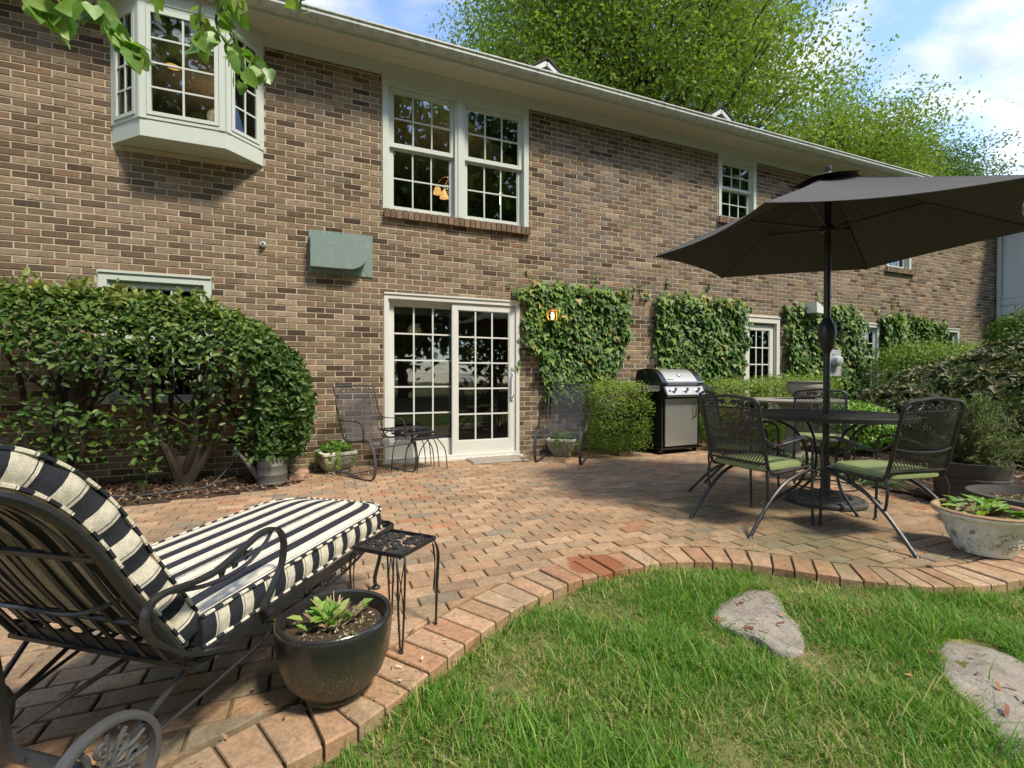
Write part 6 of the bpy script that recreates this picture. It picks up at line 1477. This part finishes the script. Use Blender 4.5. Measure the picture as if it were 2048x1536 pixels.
def rhodo(label, loc, rad, nw, size):
    t = thing('rhododendron', label, 'rhododendron', loc, 0, 'brown-budded rhododendrons right of the patio'); rad = np.asarray(rad, float)
    d = rnd_dirs(nw, .25); r = NR.uniform(.80, 1.0, nw) + .10 * np.sin(d[:, 0] * 7 + loc[0]) * np.sin(d[:, 2] * 6 + 1)
    C = d * rad * r[:, None] + V(0, 0, rad[2] + .05); C[:, 2] = np.maximum(C[:, 2], .08); ax = unit(d + rnd_dirs(nw, .8) * .5); P, N_, D2, T_, L_ = [], [], [], [], []
    for k in range(nw):
        u = np.cross(ax[k], V(.3, .5, .8)); u /= np.linalg.norm(u); w_ = np.cross(ax[k], u); m_ = R.randint(7, 10); dead = R.random() < .30
        for q in range(m_):
            a = 2 * PI * q / m_ + R.uniform(-.2, .2); o_ = math.cos(a) * u + math.sin(a) * w_; e = R.uniform(.1, .7); dd = o_ * math.cos(e) + ax[k] * math.sin(e)
            P.append(C[k]); D2.append(dd); N_.append(ax[k] * math.cos(e) - o_ * math.sin(e) + V(R.gauss(0, .15), R.gauss(0, .15), 0)); T_.append(R.uniform(.60, .85) if dead and q % 2 else R.uniform(0, .58)); L_.append(size * R.uniform(.7, 1.2))
        for q in range(6): P.append(C[k] + ax[k] * .015); D2.append(ax[k] + V(R.gauss(0, .5), R.gauss(0, .5), R.gauss(0, .4))); N_.append(V(R.gauss(0, 1), R.gauss(0, 1), R.gauss(0, 1))); T_.append(R.uniform(.72, 1)); L_.append(size * R.uniform(.3, .5))
    leaves('foliage', np.array(P), np.array(N_), np.array(D2), np.array(L_), .36, np.array(T_), 'leaf_rhodo', t, OVAL)
    for k in range(6):
        a = R.uniform(0, 2 * PI); m = MB(); m.tube(catmull([(0, 0, 0), (rad[0] * .3 * math.cos(a), rad[1] * .3 * math.sin(a), rad[2] * .7), (rad[0] * .6 * math.cos(a), rad[1] * .6 * math.sin(a), rad[2] * 1.3)], 4), list(np.linspace(.03, .01, 9)), 6); m.build('stem', 'bark_dark', t, True)
rhodo('brown-budded rhododendron in front of the clipped green shrub', (9.05, -1.75, 0), (1.05, .75, .62), 640, .12)
rhodo('tallest brown-budded rhododendron rising at the right edge', (10.1, -2.2, 0), (1.15, .85, .80), 760, .12)
rhodo('low pale-budded rhododendron below the two-pane window', (8.1, -1.75, 0), (.70, .55, .46), 380, .11)
rhodo('rhododendron behind the rosemary bush at the right edge', (8.1, -2.95, 0), (1.0, .7, .60), 560, .12)
shrub('green_shrub', 'small leafy shrub behind the far dining chair', (7.0, -1.6, 0), (.55, .5, .34), 4000, .05, 'leaf_bright', .1, .8)

# rosemary in the tall dark pot
rs_ = thing('rosemary', 'tall wispy grey-green rosemary bush leaning over the peeling pot', 'shrub', (5.12, -3.72, .30))
P = []; D2 = []; sm_ = MB()
for k in range(190):
    a = R.uniform(0, 2 * PI); sp = R.uniform(.0, .36); h = R.uniform(.28, .62) * (1.15 - sp); e = V(sp * math.cos(a) + .06, sp * math.sin(a) - .05, h * .95 - (.30 * R.random() if sp > .22 else 0)); b0 = V(R.uniform(-.10, .10), R.uniform(-.1, .1), 0)
    C = catmull([b0, b0 * .5 + e * .45 + V(0, 0, .06), e], 9); sm_.tube(C[::3], .003, 4)
    for i, c in enumerate(C):
        tdir = C[min(i + 1, len(C) - 1)] - C[max(i - 1, 0)]; tdir /= np.linalg.norm(tdir)
        for q in range(5 if i > 3 else 2): P.append(c + V(R.gauss(0, .006), R.gauss(0, .006), R.gauss(0, .008))); D2.append(tdir + V(R.gauss(0, .9), R.gauss(0, .9), R.gauss(0, .7)))
sm_.build('stems', 'vine_wood', rs_)
P = np.array(P); n = len(P); leaves('foliage', P, rnd_dirs(n, .4), np.array(D2), NR.uniform(.020, .040, n), .20, NR.beta(2, 2, n), 'leaf_rosemary', rs_, DIAM)

# strap-leaved clumps
def straps(name, label, loc, n, L, mat, group):
    t = thing(name, label, 'plant', loc, 0, group)
    for k in range(n):
        a = R.uniform(0, 2 * PI); l = L * R.uniform(.6, 1.15); w = R.uniform(.010, .018); pts = []; b0 = V(R.gauss(0, .07), R.gauss(0, .07), 0); up_ = R.uniform(.5, .95)
        for q in range(6): tt = q / 5; pts.append(b0 + V(math.cos(a) * l * tt * .8, math.sin(a) * l * tt * .8, l * (up_ * tt - .75 * tt * tt)))
        pts = [V(p[0], p[1], max(p[2], .012)) for p in pts]; sd = V(-math.sin(a), math.cos(a), 0); vs = []
        for q, p in enumerate(pts): ww = w * (1 - (q / 5) ** 2 * .85); vs += [p - sd * ww / 2, p + V(0, 0, -.003), p + sd * ww / 2]
        fs = [(3 * q, 3 * q + 1, 3 * q + 4, 3 * q + 3) for q in range(5)] + [(3 * q + 1, 3 * q + 2, 3 * q + 5, 3 * q + 4) for q in range(5)]
        mkobj('leaf', np.array(vs), fs, mat, t, True, np.full((len(vs), 3), R.random()), 60)
    return t
for (x, y, n, lab) in ((5.12, -3.0, 42, 'dark strap-leaved clump at the patio edge, nearest the tall dark pot'), (5.28, -2.65, 42, 'dark strap-leaved clump at the patio edge, behind the right dining chair'), (5.42, -2.2, 34, 'dark strap-leaved clump right of the far dining chair'), (5.75, -1.75, 30, 'lighter strap-leaved clump under the far round table')):
    straps('strap_plant', lab, (x, y, 0), n, .36, 'leaf_strap', 'strap-leaved clumps along the patio edge')

# ivy on the wall
def ivy(label, polypx, n, size, single=0):
    t = thing('wall_ivy', label, 'ivy', (0, 0, 0), 0, 'clipped ivy patches on the brick wall')
    poly = [onwall(px, py)[[0, 2]] for px, py in polypx]; A_ = np.array(poly); P = []
    lo, hi = A_.min(0), A_.max(0); need = n
    while need > 0:
        q = NR.uniform(lo - .03, hi + .03, (need * 2, 2)); j = q + NR.normal(0, .030, q.shape) + .035 * np.sin(q[:, ::-1] * 17 + 1.3); ok = inpoly(j[:, 0], j[:, 1], poly); q = q[ok][:need]; P.append(q); need -= len(q)
    q = np.concatenate(P); n = len(q); d = NR.random(n)
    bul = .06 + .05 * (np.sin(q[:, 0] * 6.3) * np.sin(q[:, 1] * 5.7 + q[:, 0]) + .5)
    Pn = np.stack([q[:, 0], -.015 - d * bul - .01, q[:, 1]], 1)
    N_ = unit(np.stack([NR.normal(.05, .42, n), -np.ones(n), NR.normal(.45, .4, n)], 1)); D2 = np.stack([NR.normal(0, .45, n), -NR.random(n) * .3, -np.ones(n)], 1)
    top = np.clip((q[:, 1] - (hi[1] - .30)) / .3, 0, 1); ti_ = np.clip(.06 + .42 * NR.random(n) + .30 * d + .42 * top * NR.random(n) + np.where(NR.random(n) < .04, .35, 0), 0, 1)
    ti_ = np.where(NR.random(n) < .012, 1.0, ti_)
    run = []                                             # stray runners creeping out over the brick
    for k in range(16):
        b0 = A_[R.randrange(len(A_))] + V(R.gauss(0, .1), R.gauss(0, .1)); out_ = b0 - A_.mean(0); out_ = out_ / np.linalg.norm(out_); L_ = R.uniform(.08, .22)
        for q_ in range(5): run.append(b0 + out_ * L_ * q_ / 4 + V(R.gauss(0, .015), R.gauss(0, .015)))
    run = np.array(run); run = run[run[:, 1] > .3]; k_ = len(run); Pn = np.concatenate([Pn, np.stack([run[:, 0], np.full(k_, -.02), run[:, 1]], 1)]); N_ = np.concatenate([N_, unit(np.stack([NR.normal(0, .3, k_), -np.ones(k_), NR.normal(.3, .3, k_)], 1))]); D2 = np.concatenate([D2, np.stack([NR.normal(0, .6, k_), -NR.random(k_) * .2, -np.ones(k_)], 1)])
    ti_ = np.concatenate([ti_, NR.uniform(.3, .9, k_)]); n = len(Pn); Ls = np.exp(NR.normal(0, .28, n)).clip(.5, 1.5) * size * .95; Ls[-k_:] *= .65
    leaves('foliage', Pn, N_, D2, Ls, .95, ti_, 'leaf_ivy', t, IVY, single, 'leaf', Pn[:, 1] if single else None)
    m = MB()
    for k in range(10):
        x0 = R.uniform(A_[:, 0].mean() - .3, A_[:, 0].mean() + .3); p = [V(x0, -.012, lo[1] - .0)]; 
        for i in range(6): p.append(V(p[-1][0] + R.gauss(0, .12), -.012, p[-1][2] + (hi[1] - lo[1]) * .14))
        m.tube(catmull(p, 3), .006, 5)
    m.build('vine_stems', 'vine_wood', t, True); return t
ivy('ivy patch around the wall lantern, tapering downwards beside the glass door', [(1028, 592), (1042, 574), (1070, 568), (1110, 566), (1180, 577), (1252, 590), (1254, 640), (1243, 700), (1228, 735), (1212, 765), (1175, 800), (1095, 800), (1082, 740), (1058, 695), (1047, 640), (1056, 605)], 3000, .078, 300)
ivy('square ivy patch on the wall behind the grill', [(1307, 592), (1335, 588), (1400, 596), (1490, 606), (1488, 640), (1484, 745), (1450, 790), (1430, 860), (1398, 860), (1385, 750), (1310, 745), (1305, 660)], 3200, .078, 0)
ivy('ivy patch around the electric meter behind the umbrella pole', [(1563, 614), (1600, 610), (1640, 612), (1690, 612), (1722, 638), (1725, 700), (1720, 800), (1620, 800), (1572, 760)], 3200, .085, 0)
ivy('ivy patch between the two farthest lower windows', [(1759, 632), (1800, 628), (1884, 648), (1884, 700), (1840, 720), (1760, 716)], 2200, .085, 0)
ivy('thin strand of ivy climbing the far corner by the downspout', [(1978, 700), (1984, 650), (1992, 630), (1994, 700)], 260, .08, 0)

# trees ------------------------------------------------------------------------------------------
def tree(name, label, loc, h, zc, rad, nclump, per, size, mat, seed, sig=.6, tr=.35, group=None, tlo=0., thi=1., tpl=DIAM, ratio=.6):
    t = thing(name, label, 'tree', loc, 0, group); rs = np.random.default_rng(seed); rad = np.asarray(rad, float)
    d = unit(rs.normal(size=(nclump, 3))); r = rs.uniform(.25, 1.0, nclump) ** .55 * (1 + .14 * np.sin(d[:, 0] * 5 + seed) * np.cos(d[:, 2] * 6) + .1 * np.sin(d[:, 1] * 9 + d[:, 2] * 7))
    C = d * rad * r[:, None] + V(0, 0, zc); C = C[C[:, 2] > zc - rad[2] * .92]
    m = MB(); z0 = zc - rad[2] * .75
    tp = catmull([(0, 0, -.2), (.02 * h * .1, 0, z0 * .5), (-.1, .1, z0), (.1, 0, zc), (0, 0, zc + rad[2] * .7)], 4); m.tube(tp, list(np.linspace(tr, tr * .15, len(tp))), 9); 
    for c in C[::3]:
        a = V(0, 0, max(z0 * .9, c[2] - np.linalg.norm(c[:2]) * rs.uniform(.7, 1.1))); md = a * .45 + c * .55 + V(0, 0, -.25) + rs.normal(0, .25, 3); q = catmull([a, md, c], 4); m.tube(q, list(np.linspace(tr * .22, .02, len(q))), 5)
    m.build('trunk', 'bark_dark', t, True)
    n = len(C) * per; k = np.repeat(np.arange(len(C)), per); off = rs.normal(size=(n, 3)) * V(sig, sig, sig * .62); P = C[k] + off
    N_ = unit(rs.normal(size=(n, 3)) + V(0, 0, .7)); D2 = rs.normal(size=(n, 3)) * .6 + V(0, 0, -.55); cb = rs.random(len(C))[k]
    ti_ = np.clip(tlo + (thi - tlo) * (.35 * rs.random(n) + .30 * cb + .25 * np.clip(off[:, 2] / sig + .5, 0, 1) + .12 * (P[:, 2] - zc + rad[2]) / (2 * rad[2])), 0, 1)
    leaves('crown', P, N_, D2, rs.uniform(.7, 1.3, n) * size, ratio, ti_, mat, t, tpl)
    return t
tree('tall_tree', 'tall spreading spring-green tree towering over the middle of the roof', (15.0, 14.2, 0), 28, 16.5, (9.0, 8.0, 11.0), 1150, 200, .165, 'leaf_tree', 21, .95, .5)
tree('roof_tree', 'smaller bright green tree at the right foot of the tall one', (29.2, 13.0, 0), 18, 13.6, (4.6, 4.5, 4.6), 190, 210, .17, 'leaf_tree', 22, .75, .3, tlo=0, thi=.9)
tree('far_tree', 'darker rounded tree beyond the far end of the eave', (40.8, 15.0, 0), 18, 14.2, (4.3, 4.3, 4.6), 200, 200, .17, 'leaf_far', 23, .65, .3)
tree('far_tree', 'lower tree filling the gap beside the rounded dark one', (35.8, 15.5, 0), 17, 13.6, (3.6, 3.6, 4.0), 170, 200, .17, 'leaf_tree', 25, .65, .3, tlo=0, thi=.6)
tree('thin_tree', 'sparse dark twigs of a tree at the upper right edge', (42.5, 8.3, 0), 15, 12.6, (2.2, 2.2, 2.6), 26, 40, .25, 'leaf_far', 24, .4, .2, tlo=0, thi=.4)
# the garden behind the camera (seen only as dark reflections in the glass)
for i, (x, y, h, r) in enumerate(((-9, -19, 9, 5), (-2.5, -23, 10, 5.5), (4.5, -21, 9.5, 5.2), (11, -24, 10, 5.5), (18, -20, 9, 5.5), (-16, -16, 9, 5), (25, -17, 8, 5))):
    tree('garden_tree', ['tree behind the camera, first from the left', 'tree behind the camera, second from the left', 'tree behind the camera, third from the left', 'tree behind the camera, fourth from the left', 'tree behind the camera, fifth from the left', 'tree behind the camera, outermost on the left', 'tree behind the camera, outermost on the right'][i], (x, y, 0), h * 1.9, h * .98, (r, r, h * .95), 170, 46, .60, 'leaf_far', 40 + i, 1.0, .35, 'trees closing the garden behind the camera')

# tree beside the camera whose twigs hang into the top left corner
yt = thing('overhanging_tree', 'twigs with heart-shaped leaves hanging into the top left corner', 'tree', (0, 0, 0))
def at(px, py, Z): return CAM + ray(px, py) / F * Z
m = MB(); tp = catmull([(-4.6, -7.2, -.2), (-4.55, -7.1, 1.5), (-4.4, -6.9, 3.2), (-4.2, -6.6, 5.0), (-4.0, -6.4, 7)], 5); m.tube(tp, list(np.linspace(.22, .10, len(tp))), 10); m.build('trunk', 'bark', yt, True)
m = MB(); limb = catmull([(-4.4, -6.9, 3.2), (-3.2, -5.6, 3.6), (-2.0, -4.5, 3.45), (-1.0, -3.9, 3.15), (-.35, -3.75, 3.05), (.05, -3.9, 2.9)], 6); m.tube(limb, list(np.linspace(.07, .012, len(limb))), 7); m.build('limb', 'bark', yt, True)
TW = [([(70, -180), (90, -60), (70, -5), (62, 10)], 1.75, 6, 46), ([(120, -160), (135, -40), (110, 20), (92, 35)], 1.8, 7, 50), ([(170, -150), (180, -20), (215, 45), (255, 85), (272, 110)], 1.75, 19, 46), ([(230, -150), (190, 0), (160, 15)], 1.7, 6, 44),
      ([(400, -160), (405, -30), (400, 30), (410, 75), (395, 100)], 1.7, 13, 34), ([(440, -160), (440, -10), (432, 45), (450, 85), (468, 115), (478, 150)], 1.75, 18, 34), ([(470, -150), (455, -20), (455, 55), (490, 110), (515, 132), (530, 150)], 1.8, 15, 34), ([(480, -120), (475, 0), (488, 20)], 1.75, 5, 34), ([(420, -100), (425, -10), (440, 0)], 1.75, 6, 34), ([(610, -120), (605, -20), (598, 15)], 1.7, 5, 30), ([(300, -120), (290, -40), (330, 5)], 1.7, 3, 40)]
for path, Z, nl, lpx in TW:
    C = catmull([at(px, py, Z) for px, py in path], 6); j = int(np.argmin([np.linalg.norm(q - C[0]) for q in limb])); m = MB(); m.tube([limb[j], (limb[j] + C[0]) / 2 + V(0, 0, .05)] + C, list(np.linspace(.006, .0014, len(C) + 2)), 5); m.build('twig', 'bark', yt, True)
    for k in range(nl):
        c = C[min(len(C) - 1, int(len(C) * (.35 + .65 * (k + R.random()) / nl)))] + V(R.gauss(0, .012), R.gauss(0, .012), R.gauss(0, .008)); L = lpx / F * Z * R.uniform(.75, 1.15)
        tc_ = unit((CAM - c)[None])[0]; N2 = unit((tc_ * R.uniform(-.3, 1.0) + V(R.gauss(0, .5), R.gauss(0, .5), R.uniform(.1, .8)))[None]); D2 = np.array([(R.gauss(0, .55) + .35, R.gauss(0, .4), R.uniform(-1.2, -.1))])
        v = leaf_arrays(c[None], N2, D2, np.array([L]), np.array([L * .95]), HEART)[0]; mkobj('leaf', v, HEART[1], 'leaf_bright', yt, True, np.full((8, 3), R.uniform(.15, .95)), 80)
